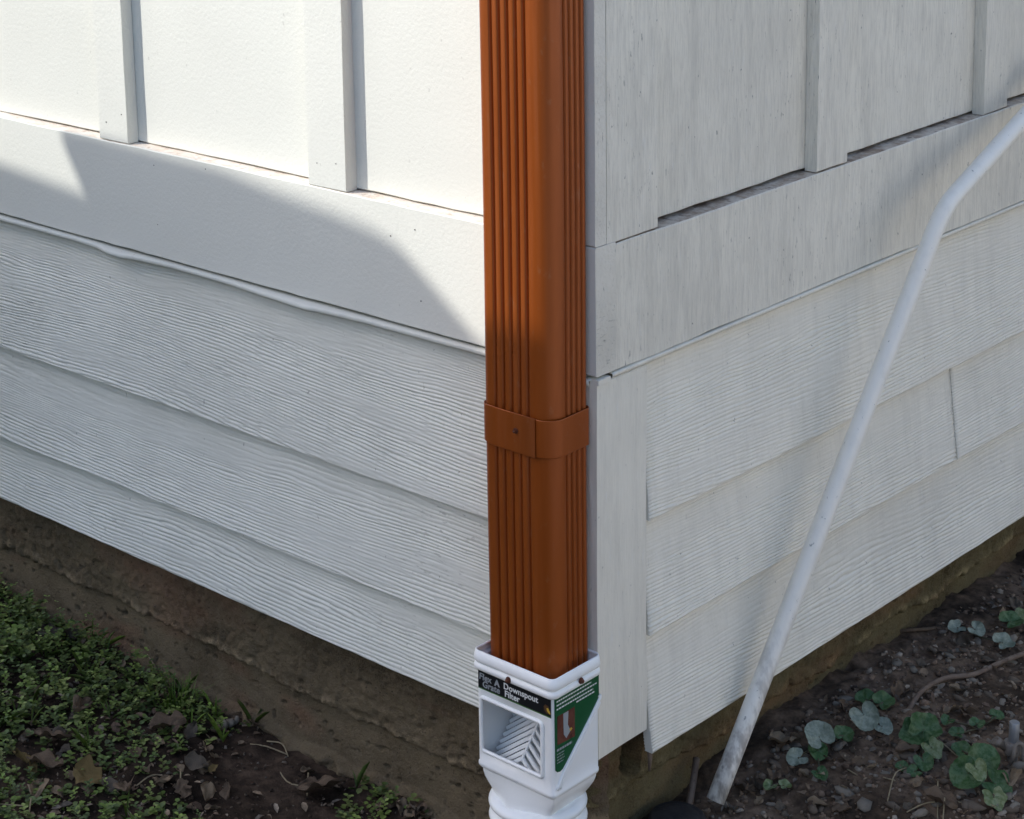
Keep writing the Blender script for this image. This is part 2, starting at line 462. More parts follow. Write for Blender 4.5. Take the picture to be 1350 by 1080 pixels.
def slab(name, axis_, a0, a1, d0, d1, z0, z1, mat, seed, wob=.0, nseg=0, top=None, bev=.0012, end=None):
    """a board: axis_ 'L' runs in x with its face at y=d0, 'R' runs in y with its face at x=-d0; edges slightly uneven"""
    nseg = nseg or max(2, int((a1 - a0) / .03)); nz = max(2, int((z1 - z0) / .05))
    u = np.linspace(a0, a1, nseg + 1); V = []; Fc = []; mi = []
    ring = []
    b = bev
    prof = [(d0 + b, z0), (d0, z0 + b)] + [(d0, z) for z in np.linspace(z0 + b, z1 - b, nz)[1:-1]] + [(d0, z1 - b), (d0 + b, z1), (d1, z1), (d1, z0)]
    n = len(prof)
    for i, uu in enumerate(u):
        for k, (d, z) in enumerate(prof):
            e = 0
            if wob:
                top_e = abs(z - z1) < .004; bot_e = abs(z - z0) < .004
                if top_e: z = z + wob * float(fbm(uu * 40, seed * 3.1, seed, 3))
                if bot_e: z = z + wob * float(fbm(uu * 40, seed * 5.7, seed + 3, 3))
                if d < d0 + .004: d = d + wob * .5 * float(fbm(uu * 9, z * 9, seed + 5, 2))
                if i in (0, nseg) and k < n - 2: uu2 = uu + wob * float(fbm(z * 40, seed * 1.3, seed + 7, 3))
                else: uu2 = uu
            else: uu2 = uu
            V.append((uu2, d, z) if axis_ == 'L' else (-d, uu2, z))
    flip = axis_ == 'R'
    for i in range(nseg):
        for k in range(n):
            k2 = (k + 1) % n
            q = (i * n + k, (i + 1) * n + k, (i + 1) * n + k2, i * n + k2)
            Fc.append(q); mi.append(1 if (top is not None and k in (n - 4, n - 3, n - 2)[1:]) else 0)
    Fc.append(tuple(range(n))); mi.append(0)
    Fc.append(tuple(nseg * n + k for k in range(n - 1, -1, -1))); mi.append(0)
    o = pyd(name, V, Fc, mat, house)
    bm = bmesh.new(); bm.from_mesh(o.data); bmesh.ops.recalc_face_normals(bm, faces=bm.faces); bm.to_mesh(o.data); bm.free()
    if top is not None:
        o.data.materials.append(top)
        o.data.polygons.foreach_set('material_index', mi)
    if end is not None:
        o.data.materials.append(end); o.data.polygons[len(Fc) - 1].material_index = len(o.data.materials) - 1
    return o

# skirt trim boards (weathered top edge shows as a ledge)
slab('trim_board', 'L', XL, -.0003, .0, .034, TB, TT, M['L_trim'], 1, .0012, top=M['bare_L'], end=M['R_end'])
slab('trim_board', 'R', .0212, YR, .0012, .034, TB - .001, TT - .003, M['R_trim'], 2, .0016, top=M['bare'])
# upper corner boards
slab('corner_board', 'L', -.062, -.0010, .0006, .0192, TT + .0008, ZT, M['L_trim'], 3, .0012, end=M['R_end'])
slab('corner_board', 'R', .0212, .1105, .0018, .0192, TT - .0012, ZT, M['R_trim'], 4, .0014)
# battens and the panels between them
PITCH = .4068
bl = [(-.4366 - PITCH * k, -.3735 - PITCH * k) for k in range(5)]
bl[1] = (-.8405, -.7815)
prev = -.063
for k, (a, b) in enumerate(bl):
    if k < 4 or True:
        slab('wall_panel', 'L', b - .004, prev + .003, .0192 + .0003 * (k % 2), .030, TT + .0022, ZT, M['L_trim'], 20 + k, .0014)
    slab('batten', 'L', a, b, .0010, .0190, TT + .0008, ZT, M['L_trim'], 5 + k, .0012)
    prev = a
br = [(.4262 + PITCH * k, .4935 + PITCH * k) for k in range(5)]
br[1] = (.8305, .894)
prev = .1105
for k, (a, b) in enumerate(br):
    slab('wall_panel', 'R', prev - .003, a + .004, .0192 + .0003 * (k % 2), .030, TT + .0012, ZT, M['R_trim'], 30 + k, .0018)
    slab('batten', 'R', a, b, .0020, .0190, TT - .0014, ZT, M['R_trim'], 12 + k, .0014)
    prev = b

# lapped siding with embossed cedar grain
def grain(u, v, seed, L):
    p = .0044
    # lower part of a board: close, nearly straight lines; upper part: wavy, smoother figure
    up = sstep(.42, .78, v / (L - .018) + .5 * vn(u / .4, v / .2, seed + 9))
    warp = 7.5 * vn(u / .62, v / .13, seed) + (1.0 + 1.6 * up) * (1.7 * vn(u / .22, v / .05, seed + 1)) + (.6 + .6 * up) * vn(u / .06, v / .016, seed + 2) + .45 * vn(u / .016, v / .006, seed + 7)
    drift = 1.0 * u / .25
    ph = v / p + warp + drift
    s = np.cos(2 * math.pi * ph)
    idx = np.floor(ph + .5)
    own = np.sin(idx * 12.9898 + seed * 3.7) * .5 + .5              # every line has its own depth and width
    line = np.clip((s + .3 * own - .05) / 1.2, 0, 1) ** (.6 + .6 * own)
    patch = sstep(-.30, .10, vn(u / .28, v / .040, seed + 3) + .35 * vn(u / .07, v / .014, seed + 4) + (.20 if seed < 4 else .08) * (1 - up))
    amp = (.45 + .6 * own) * (.22 + .78 * patch) * (1 + 1.3 * vn(u / .018, v / .004, seed + 5)) * (1 - .35 * up)
    h = -line * np.clip(amp, .05, 1.3) * (.0021 if seed < 4 else .0019)
    h += .0007 * vn(u / .010, v / .0020, seed + 5) + .0006 * vn(u / .4, v / .05, seed + 6)
    return h
def plank(side, a0, a1, zb, zt, seed, mat, db, dt, endwob=0.0, fine_to=None):
    """clapboard: bottom edge at depth db (outwards positive), top at dt; a runs along the wall"""
    n_f = int((a1 - a0) / .0095)
    u = np.linspace(a0, a1, n_f); nv = int((zt - zb) / .00064)
    v = np.linspace(0, zt - zb, nv)
    U, Vv = np.meshgrid(u, v, indexing='ij')
    h = grain(U, Vv, seed, zt - zb)
    edge = sstep(0, .0012, Vv)                      # softened drip edge, rounded under
    out = db + (dt - db) * (Vv / (zt - zb)) + h * edge - .0012 * (1 - edge)
    out = out + .0012 * vn(U / .5, Vv / 9, seed + 8)
    Z = zb + Vv + (.0010 * fbm(U * 30, U * 0, seed + 9, 3) + .0016 * vn(U / .45, U * 0, seed + 10)) * (1 - sstep(0, .03, Vv))
    if side == 'L': P = np.stack([U, -out, Z], -1)
    else: P = np.stack([out, U, Z], -1)
    P = P.reshape(-1, 3); Q = grid_quads(len(u), nv)
    # back of the bottom edge and of the two ends
    th = .0105
    def back(idx):
        q = P[idx].copy()
        if side == 'L': q[:, 1] += th
        else: q[:, 0] -= th
        return q
    iu = np.arange(len(u)) * nv
    base = len(P); eb = back(iu)
    Qb = np.stack([iu[:-1], base + np.arange(len(u) - 1), base + np.arange(1, len(u)), iu[1:]], 1)
    i0 = np.arange(nv); b0 = base + len(eb); e0 = back(i0)
    Q0 = np.stack([i0[:-1], i0[1:], b0 + np.arange(1, nv), b0 + np.arange(nv - 1)], 1)
    i1 = (len(u) - 1) * nv + np.arange(nv); b1 = b0 + len(e0); e1 = back(i1)
    Q1 = np.stack([i1[:-1], b1 + np.arange(nv - 1), b1 + np.arange(1, nv), i1[1:]], 1)
    allQ = np.concatenate([Q, Qb, Q0, Q1]); 
    if side == 'R': pass
    me = npmesh('siding_board', np.concatenate([P, eb, e0, e1]), allQ)
    o = link('siding_board', me, mat, house)
    sm = np.zeros(len(allQ), bool); sm[:len(Q)] = True
    me.polygons.foreach_set('use_smooth', sm)
    return o
plank('L', XL, -.0205, .4512, .662, 1, M['L_clap'], .0030, -.0125)
plank('L', XL, -.0205, .3075, .470, 2, M['L_clap'], .0030, -.0125)
plank('L', XL, -.0205, .2108, .325, 3, M['L_clap'], .0030, -.0125)
plank('R', .0905, YR, .4636, .662, 4, M['R_clap'], .0030, -.0160)
plank('R', .0905, .7795, .3255, .480, 5, M['R_clap'], .0030, -.0160)
plank('R', .7818, YR, .3255, .480, 6, M['R_clap'], .0036, -.0160)
plank('R', .0925, YR, .1790, .345, 7, M['R_clap'], .0055, -.0160)
# lower corner board
slab('corner_board', 'R', .0006, .0885, .0006, .0195, .2085, TB - .008, M['R_corner'], 40, .0014)

# drip flashing under the trim; on the left it is bent and bulges
def flashing(side, a0, a1, wav, z_top, seed):
    u = np.arange(a0, a1, .006); V = []
    prof = [(-.014, -.0030), (-.002, -.0032), (.0024, -.0034), (.0026, -.0037), (.0025, -.0060), (.0017, -.0082)] if wav else [(-.014, -.0008), (-.001, -.0009), (.0010, -.0010), (.0012, -.0012), (.0010, -.0032), (.0004, -.0052)]
    for uu in u:
        tri = lambda c, w_: max(0.0, 1 - abs(uu - c) / w_)
        bl_ = .0060 * tri(-.822, .034) + .0022 * tri(-.795, .03) + .0034 * tri(-.47, .11) + .0022 * tri(-.44, .02) + .0012 * float(fbm(uu * 7, 1.3, seed, 3)) if wav else .0004 * float(fbm(uu * 9, 2.2, seed, 3))
        sg = (.0034 * tri(-.80, .10) + .0030 * tri(-.455, .16) + .0007 * float(vn(uu * 160, 3.1, 4)) + .0012 * abs(float(fbm(uu * 5, 4.4, seed + 2, 3)))) if wav else .0003 * float(fbm(uu * 30, 3.3, seed, 2))
        for k, (d, z) in enumerate(prof):
            f = min(1, k / 3)
            dd = d + (bl_ + .0012 * wav) * f; zz = z_top + z - sg * f - .0012 * wav * f
            V.append((uu, -dd, zz) if side == 'L' else (dd, uu, zz))
    n = len(prof); Q = grid_quads(len(u), n)
    me = npmesh('flashing', V, Q)
    o = link('flashing', me, M['flash'] if wav else M['R_corner'], house, False)
    s = o.modifiers.new('thick', 'SOLIDIFY'); s.thickness = .0008; s.offset = 0
    return o
flashing('L', XL, -.006, 1, TB - .0002, 3)
flashing('R', .0265, YR, 0, TB - .0012, 5)
box('flashing', -.010, .0020, .0010, .0222, TB - .0092, TB - .0030, M['R_corner'], house, .0006)
# nail heads
for (px, py, s_) in ((203, 218, 'L'), (271, 223, 'L'), (208, 296, 'L'), (515, 311, 'L'), (547, 303, 'L'), (555, 397, 'L'), (140, 161, 'B'), (160, 151, 'B'), (418, 215, 'B'), (443, 216, 'B')):
    p = onL(px, py, .0 if s_ == 'L' else .0008)
    bm = bmesh.new(); bmesh.ops.create_cone(bm, cap_ends=True, segments=10, radius1=.0010, radius2=.0007, depth=.0010)
    me = bpy.data.meshes.new('nail'); bm.to_mesh(me); bm.free()
    o = link('nail', me, M['nail'], house); o.location = p; o.rotation_euler = (math.pi / 2, 0, 0)

# concrete footing, two faces, upper pour proud of the lower one with a ragged lip
def footing(side, a0, a1):
    u = np.concatenate([np.arange(-2.3, -1.3, .03), np.arange(-1.3, a1, .0026)]) if side == 'L' else np.concatenate([np.arange(a0, 1.3, .0026), np.arange(1.3, YR, .03)])
    z = np.concatenate([np.arange(-.12, -.02, .012), np.arange(-.02, .235, .0019)])
    U, Z = np.meshgrid(u, z, indexing='ij')
    s = 0 if side == 'L' else 5
    lip = (.099 + .010 * fbm(U * 3, U * 0 + .5, 3 + s, 2) + .006 * fbm(U * 22, U * 0, 6 + s, 3) + .006 * fbm(U * 80, U * 0, 2, 3)) if side == 'L' else (.117 + .012 * fbm(U * 5, U * 0 + .5, 4 + s, 2) + .012 * fbm(U * 20, U * 0, 6 + s, 3))
    up = sstep(-.0014, .0014, Z - lip + .006 * fbm(U * 120, Z * 120, 8, 3))
    ridge = np.exp(-((Z - lip - .006) / .006) ** 2) * 1.7 * np.clip(fbm(U * 16, Z * 10, 9 + s, 3) + .25 + 1.2 * fbm(U * 110, Z * 110, 3, 2), 0, 1)
    rough = .0055 * fbm(U * 25, Z * 25, 2 + s, 4) + .0045 * fbm(U * 110, Z * 110, 5 + s, 2)
    # pits
    pit = np.clip(fbm(U * 90, Z * 100, 11, 2) - .40, 0, 1) * .07
    spill = sstep(.004, -.004, Z - (gz(U, U * 0) + .010 + .012 * fbm(U * 14, U * 0, 12, 3))) if side == 'L' else U * 0
    D = .038 - .0085 * up - .0014 * ridge - rough * (.22 + .62 * up) + pit * (.55 - .1 * up) - .016 * spill * (1 + .8 * fbm(U * 50, Z * 50, 13, 2))
    if side == 'R':
        D = D + .000 + .16 * sstep(.85, .55, np.hypot((U - .104 + .008 * np.sin(Z * 90)) / .024, (Z - .170) / .042) + .35 * fbm(U * 50, Z * 50, 3, 3))
    rc = .018                                              # rounded outer corner
    dist = (-.0 - U) if side == 'L' else U
    D = D + np.where(dist < .045, .02 * (1 - np.clip((dist - .022) / .023, 0, 1)) ** 2, 0)
    P = np.stack([U, D, Z], -1) if side == 'L' else np.stack([-D, U, Z], -1)
    me = npmesh('footing', P.reshape(-1, 3), grid_quads(len(u), len(z)))
    t = np.ones(U.shape + (3,))
    t *= (1 + .7 * ridge * up)[..., None]
    t *= (1 - .10 * up)[..., None]
    t *= np.array([1.08, 1.0, .90])
    if side == 'R': t *= np.array([.92, .95, .78])
    t[..., 0] *= 1 + .5 * np.clip(fbm(U * 8, Z * 20, 14, 3), 0, 1)
    set_tint(me, np.clip(t, .2, 2.5).reshape(-1, 3))
    return link('foundation', me, M['concrete'], house, True)
footing('L', XL, -.0215)
footing('R', .0215, YR)

# ------------------------------------------------------------------ downspout
ds = empty('downspout', (-.055, -.036, .27))
tag(ds, 'copper brown ribbed metal downspout strapped to the house corner', 'downspout')
X0, X1, Y0, Y1 = -.1062, -.0085, -.0665, -.0030
def rrect(x0, x1, y0, y1, r, seg=6):
    pts = []
    for (cx, cy, a0) in ((x0 + r, y0 + r, 180), (x1 - r, y0 + r, 270), (x1 - r, y1 - r, 0), (x0 + r, y1 - r, 90)):
        for k in range(seg + 1):
            a = math.radians(a0 + 90 * k / seg); pts.append((cx + r * math.cos(a), cy + r * math.sin(a)))
    return pts
def spout_profile():
    R_ = .0135; g = .0034
    def grooves(a, b, ncount, pitch, w=(.0022, .0012)):
        mid = (a + b) / 2; s0 = mid - pitch * (ncount - 1) / 2; out = []
        sg = 1 if b > a else -1
        for k in range(ncount):
            c = s0 + k * pitch * sg if sg > 0 else mid + pitch * (ncount - 1) / 2 - k * pitch
            hw, fl = w[0] + w[1], w[1]
            out += [(c - sg * hw, 0), (c - sg * (hw - .0008), -.0003 / g * g), (c - sg * fl, -g), (c + sg * fl, -g), (c + sg * (hw - .0008), -.0003), (c + sg * hw, 0)]
        return out
    P = []
    def arc(cx, cy, a0, R_=R_):
        for k in range(9):
            a = math.radians(a0 + 90 * k / 8); P.append((cx + R_ * math.cos(a), cy + R_ * math.sin(a)))
    arc(X0 + R_, Y0 + R_, 180)
    for (x, d) in grooves(X0 + .0135, X1 - .0225, 5, .0113): P.append((x, Y0 - d))
    arc(X1 - .020, Y0 + .020, 270, .020)
    for (y, d) in grooves(Y0 + .0215, Y1 - .0045, 4, .0088, (.0021, .0008)): P.append((X1 + d, y))
    arc(X1 - R_ * .45, Y1 - R_ * .45, 0) if False else None
    R2 = .006
    for k in range(5):
        a = math.radians(90 * k / 4); P.append((X1 - R2 + R2 * math.cos(a), Y1 - R2 + R2 * math.sin(a)))
    for k in range(5):
        a = math.radians(90 + 90 * k / 4); P.append((X0 + R2 + R2 * math.cos(a), Y1 - R2 + R2 * math.sin(a)))
    return P
SP = spout_profile(); nS = len(SP)
zs = list(np.arange(.302, 1.2, .02)) + [1.3, 1.6, 2.0, 2.6]
V = []
ccx, ccy = (X0 + X1) / 2, (Y0 + Y1) / 2
for z in zs:
    # slightly crimped towards its lower end where it slips into the filter
    s = 1 - .006 * float(sstep(.57, .28, z))
    for (x, y) in SP:
        V.append((ccx + (x - ccx) * s, ccy + (y - ccy) * s + .0006 * math.sin(z * 9), z))
Q = []
for i in range(len(zs) - 1):
    for k in range(nS):
        k2 = (k + 1) % nS
        Q.append((i * nS + k, i * nS + k2, (i + 1) * nS + k2, (i + 1) * nS + k))
pipe = pyd('pipe', V, Q, M['brown'], ds, True)
pipe.data.set_sharp_from_angle(angle=math.radians(50)) if hasattr(pipe.data, 'set_sharp_from_angle') else None
md = pipe.modifiers.new('wall', 'SOLIDIFY'); md.thickness = .0008; md.offset = -1

def band(name, pts, z0, z1, th, mat, parent, closed=True):
    n = len(pts); V = []
    lev = [z0, z0 + .0008, z1 - .0008, z1]
    for z in lev:
        for p in pts: V.append((p[0], p[1], z))
    Q = []
    for i in range(3):
        for k in range(n if closed else n - 1):
            k2 = (k + 1) % n; Q.append((i * n + k, i * n + k2, (i + 1) * n + k2, (i + 1) * n + k))
    o = pyd(name, V, Q, mat, parent, True)
    o.data.set_sharp_from_angle(angle=math.radians(40))
    s = o.modifiers.new('t', 'SOLIDIFY'); s.thickness = th; s.offset = 1
    return o
e = .0012
bp = []
for (cx, cy, a0, r) in ((X0 + .0135, Y0 + .0135 - e, 180, .0135), (X1 - .020 + e, Y0 + .020 - e, 270, .020), (X1 - .006 + e, Y1 - .006 + e, 0, .006), (X0 + .006 - e, Y1 - .006 + e, 90, .006)):
    for k in range(9):
        a = math.radians(a0 + 90 * k / 8); bp.append((cx + r * math.cos(a), cy + r * math.sin(a)))
# keep the band outside the spout's rounded corner
ZS0, ZS1 = .5815, .6235
bp = [(x + (.0012 if y < -.02 and x > -.04 else 0), y - (.0012 if y < -.04 else 0)) for x, y in bp]
strap = band('strap', bp, ZS0, ZS1, .0009, M['brown'], ds)
pl = [(X0 + .0010, Y0 + .022), (X0 + .0016, Y0 + .012), (X0 + .0036, Y0 + .006), (X0 + .0072, Y0 + .0010), (X0 + .0115, Y0 - .0030), (X0 + .03, Y0 - .0042), (-.0268, Y0 - .0040)]
plate = band('strap_end', pl, ZS0 - .0010, ZS1 + .0012, .0009, M['brown'], ds, closed=False)
def screw(name, loc, rot, parent, r=.0036):
    bm = bmesh.new()
    bmesh.ops.create_cone(bm, cap_ends=True, segments=18, radius1=r * 1.25, radius2=r * 1.2, depth=.0008, matrix=Matrix.Translation((0, 0, .0004)))
    bmesh.ops.create_cone(bm, cap_ends=True, segments=6, radius1=r * .9, radius2=r * .8, depth=.0028, matrix=Matrix.Translation((0, 0, .0020)))
    bmesh.ops.create_uvsphere(bm, u_segments=8, v_segments=5, radius=r * .45, matrix=Matrix.Translation((0, 0, .0034)))
    me = bpy.data.meshes.new(name); bm.to_mesh(me); bm.free()
    o = link(name, me, M['screw'], parent); o.location = loc; o.rotation_euler = rot
    return o
p = onL(680, 568, Y0 - .0055)
screw('screw', (p[0], p[1], p[2]), (math.pi / 2, 0, 0), ds, .0026)

# ------------------------------------------------------------------ downspout filter
FX0, FX1, FY0, FY1 = -.1060, .0040, -.0830, -.0025
flt = empty('downspout_filter', (-.05, -.043, .165))
tag(flt, 'white plastic downspout filter box with green and black label under the brown spout', 'downspout filter')
WX0, WX1, WZ0, WZ1 = -.0980, -.0115, .2210, .2845
lev = [(.1955, -.0035), (.1985, -.0005), (.2010, .0012), (.2040, .0012), (.2055, .0), (WZ0, 0), (.25, 0), (WZ1, 0), (.3165, 0), (.3172, .0022), (.3192, .0042), (.3222, .0046), (.3248, .0036), (.3256, .0018), (.3270, .0018), (.3280, .0038), (.3305, .0048), (.3340, .0042), (.3400, .0026), (.3408, .0012)]
def filt_profile(off):
    r = .0055 + off; x0, x1, y0, y1 = FX0 - off, FX1 + off, FY0 - off, FY1 + off * .4
    pts = []
    for (cx, cy, a0) in ((x0 + r, y0 + r, 180), (x1 - r, y0 + r, 270), (x1 - r, y1 - r, 0), (x0 + r, y1 - r, 90)):
        for k in range(7):
            a = math.radians(a0 + 15 * k); pts.append((cx + r * math.cos(a), cy + r * math.sin(a)))
        if a0 == 180:
            pts += [(WX0, y0), ((WX0 + WX1) / 2, y0), (WX1, y0)]
    return pts
V = []; nF = None
for z, off in lev:
    pr = filt_profile(off); nF = len(pr)
    for x, y in pr: V.append((x, y, z))
Q = []
for i in range(len(lev) - 1):
    for k in range(nF):
        if k in (7, 8) and WZ0 - 1e-6 <= lev[i][0] and lev[i + 1][0] <= WZ1 + 1e-6: continue
        k2 = (k + 1) % nF; Q.append((i * nF + k, i * nF + k2, (i + 1) * nF + k2, (i + 1) * nF + k))
body = pyd('body', V, Q, M['plastic'], flt, True)
body.data.set_sharp_from_angle(angle=math.radians(50))
s = body.modifiers.new('t', 'SOLIDIFY'); s.thickness = .0026; s.offset = -1
# outlet: loft from the box to the round hose collar
HC = (-.0515, -.0445); HR = .0500
V = []; lv = [(.1957, 0.0), (.192, .02), (.186, .16), (.180, .40), (.174, .68), (.169, .90), (.165, 1.0)]
pr0 = filt_profile(-.0035)
for z, t in lv:
    for x, y in pr0:
        a = math.atan2(y - HC[1], x - HC[0]); cxy = (HC[0] + HR * .97 * math.cos(a), HC[1] + HR * .97 * math.sin(a))
        V.append((x + (cxy[0] - x) * t, y + (cxy[1] - y) * t, z))
Q = []
for i in range(len(lv) - 1):
    for k in range(nF):
        k2 = (k + 1) % nF; Q.append((i * nF + k2, i * nF + k, (i + 1) * nF + k, (i + 1) * nF + k2))
pyd('outlet', V, Q, M['plastic'], flt, True)
# raised frame round the window
fr = rrect(WX0 - .0006, WX1 + .0006, WZ0 - .0006, WZ1 + .0006, .004, 4)
path = [(x, FY0 - .0006, z) for x, z in fr]; path += [path[0], path[1]]
tube('window_frame', path, .0024, M['plastic'], flt, 8, False)
# roof-shaped screen of nested ribs inside
xm = -.0490; rib_m = M['plastic_in']
yb = FY1 - .006
for k in range(12):
    t = k / 11
    y = FY0 + .010 + (yb - FY0 - .012) * t
    zr = .2245 + .070 * t; drop = .040 + .004 * t
    zl_ = max(.2030, zr - drop); 
    fl = (zr - zl_) / (drop)
    ap = np.array((xm, y, zr)); lf = np.array((xm + (FX0 + .004 - xm) * fl, y - .004, zl_ )); rt = np.array((xm + (FX1 - .004 - xm) * fl, y - .004, zl_))
    for en in (lf, rt):
        d = en - ap; L_ = np.linalg.norm(d); d /= L_
        nrm = np.cross(d, (0, 1, 0)); nrm /= np.linalg.norm(nrm)
        if nrm[2] < 0: nrm = -nrm
        w = np.array((0, .0012, 0)); h = nrm * .0020
        Vb = [ap - w - h, ap + w - h, ap + w + h, ap - w + h, en - w - h, en + w - h, en + w + h, en - w + h]
        o = pyd('screen_rib', Vb, [(3, 2, 1, 0), (4, 5, 6, 7), (0, 1, 5, 4), (1, 2, 6, 5), (2, 3, 7, 6), (3, 0, 4, 7)], rib_m, flt)
        bm = bmesh.new(); bm.from_mesh(o.data); bmesh.ops.recalc_face_normals(bm, faces=bm.faces); bm.to_mesh(o.data); bm.free()
tube('screen_ridge', [(xm, FY0 + .008, .2215), (xm, yb, .2965)], .0017, rib_m, flt, 6)
# inner back wall of the hopper, sloping
pyd('hopper_back', [(FX0 + .003, FY0 + .02, .199), (FX1 - .003, FY0 + .02, .199), (FX1 - .003, yb + .002, .199), (FX0 + .003, yb + .002, .199)], [(0, 1, 2, 3)], M['plastic_in'], flt)

# labels
def label_poly(name, pts, th, mat, parent, face):
    """face 'F': pts are (x,z) on the front plane; 'S': (y,z) on the side plane"""
    n = len(pts); V = []
    for t in (0, th):
        for a, z in pts: V.append((a, FY0 - t, z) if face == 'F' else (FX1 + t, a, z))
    Fc = [tuple(range(n)), tuple(range(2 * n - 1, n - 1, -1))] + [(k, (k + 1) % n, n + (k + 1) % n, n + k) for k in range(n)]
    o = pyd(name, V, Fc, mat, parent)
    bm = bmesh.new(); bm.from_mesh(o.data); bmesh.ops.recalc_face_normals(bm, faces=bm.faces); bm.to_mesh(o.data); bm.free()
    return o
lab = label_poly('front_label', [(FX0 + .0035, .2960), (FX1 - .0025, .2960), (FX1 - .0025, .3168), (FX0 + .0035, .3168)], .0005, M['lab_black'], flt, 'F')
label_poly('label_edge', [(FX0 + .0035, .2948), (FX1 - .0025, .2948), (FX1 - .0025, .2959), (FX0 + .0035, .2959)], .0006, M['lab_lime'], lab, 'F')
label_poly('leaf_print', [(-.0085, .3055), (-.0060, .3090), (-.0015, .3075), (.0002, .3020), (-.0035, .2985), (-.0070, .3010)], .0008, M['lab_brn'], lab, 'F')
label_poly('leaf_print', [(-.0040, .3050), (-.0020, .3058), (.0002, .3025), (.0010, .2993), (-.0016, .3002), (-.0035, .3022)], .0010, M['lab_yel'], lab, 'F')
def text(body_, size, loc, rot, mat, parent, name, bold=0.0, shear=0.0, ext=.0001):
    c = bpy.data.curves.new(name, 'FONT'); c.body = body_; c.size = size; c.offset = bold; c.shear = shear; c.extrude = ext; c.resolution_u = 3
    t = bpy.data.objects.new(name, c); COL.objects.link(t)
    dg = bpy.context.evaluated_depsgraph_get(); dg.update()
    me = bpy.data.meshes.new_from_object(t.evaluated_get(dg), depsgraph=dg)
    bpy.data.objects.remove(t); bpy.data.curves.remove(c)
    me.materials.clear(); me.materials.append(mat)
    o = link(name, me, mat, parent); o.location = loc; o.rotation_euler = rot
    return o
RF = (math.pi / 2, 0, 0); RS = (math.pi / 2, 0, math.pi / 2); TY = FY0 - .0007
text('Downspout', .0103, (-.0655, TY, .3066), RF, M['lab_white'], lab, 'lettering', .00018)
text('Filter', .0103, (-.0640, TY, .2979), RF, M['lab_white'], lab, 'lettering', .00018)
text('Flex', .0108, (-.1012, TY, .3063), RF, M['lab_grey'], lab, 'lettering', .0002, .1)
text('A', .0100, (-.0782, TY, .3060), RF, M['lab_grey'], lab, 'lettering', .0005)
text('Grate', .0108, (-.0965, TY, .2980), RF, M['lab_grey'], lab, 'lettering', .0002, .1)
lg = label_poly('side_label', [(-.0805, .3166), (-.0045, .3166), (-.0045, .2920), (-.0060, .2870), (-.0640, .2330), (-.0680, .2295), (-.0725, .2285), (-.0770, .2295), (-.0800, .2325)], .0005, M['lab_green'], flt, 'S')
pic = label_poly('picture', [(-.0765, .2615), (-.0470, .2600), (-.0470, .2950), (-.0765, .2950)], .0007, M['lab_brick'], lg, 'S')
label_poly('spout_print', [(-.0660, .2700), (-.0618, .2640), (-.0545, .2700), (-.0590, .2790), (-.0580, .2945), (-.0665, .2945), (-.0665, .2800)], .0009, M['lab_grey'], lg, 'S')
label_poly('leaf_print', [(-.0570, .2720), (-.0535, .2735), (-.0515, .2715), (-.0545, .2695)], .0011, M['lab_yel'], lg, 'S')
rng = random.Random(3)
def print_row(y0, y1, z, h, mat):
    y = y0; V = []; Fc = []
    while y < y1:
        w = rng.uniform(.0016, .0044)
        b = len(V); x = FX1 + .0007
        V += [(x, y, z), (x, min(y + w, y1), z), (x, min(y + w, y1), z + h), (x, y, z + h)]
        Fc.append((b, b + 1, b + 2, b + 3)); y += w + .0008
    pyd('print_line', V, Fc, mat, lg)
for (a, b, z) in ((-.0775, -.0180, .3118), (-.0775, -.0080, .3072), (-.0775, -.0150, .3026), (-.0440, -.0130, .2985)):
    print_row(a, b, z, .0016, M['lab_white'])
print_row(-.0778, -.0520, .2540, .0028, M['lab_grey'])
for i, w in enumerate((.013, .012, .013, .011)): print_row(-.0778, -.0778 + w, .2500 - .0034 * i, .0011, M['lab_grey'])
# moulded diagonal ribs on the side
tube('side_rib', smooth_path([(FX1, -.0040, .2915), (FX1 + .0004, -.0075, .2835), (FX1 + .0005, -.0600, .2330), (FX1, -.0775, .2080)], 6), .0022, M['plastic'], flt, 8)
tube('side_rib', smooth_path([(FX1 - .0006, -.0035, .2830), (FX1 - .0002, -.0080, .2760), (FX1 - .0002, -.0555, .2290), (FX1 - .0006, -.0720, .2070)], 6), .0018, M['plastic'], flt, 8)
p = onL(670.5, 896.5, FY0 - .0040); screw('screw', (p[0], FY0 - .0040, p[2]), (math.pi / 2, 0, 0), flt, .0030)
p = onR(765.6, 897.5, FX1 + .0040); screw('screw', (FX1 + .0040, p[1], p[2]), (0, math.pi / 2, 0), flt, .0030)

# corrugated hose below
hose = empty('drain_hose', (HC[0], HC[1], .0))
tag(hose, 'white corrugated flexible drain hose running from the filter box to the ground', 'drain hose')
path = []; rad = []
z = .170; k = 0
nr = 10
for i in range(nr):
    for j in range(8):
        ph = j / 8
        zz = .169 - (i + ph) * .0175
        bulge = math.sin(math.pi * min(1, ph / .78)) ** .55 if ph < .78 else 0
        path.append((HC[0] + .004 * (i + ph) / nr, HC[1] - .010 * ((i + ph) / nr) ** 2, zz)); rad.append(HR - .0015 + .0068 * bulge - (.0018 if ph >= .78 else 0))
tube('corrugated_tube', path, rad, M['plastic'], hose, 48)

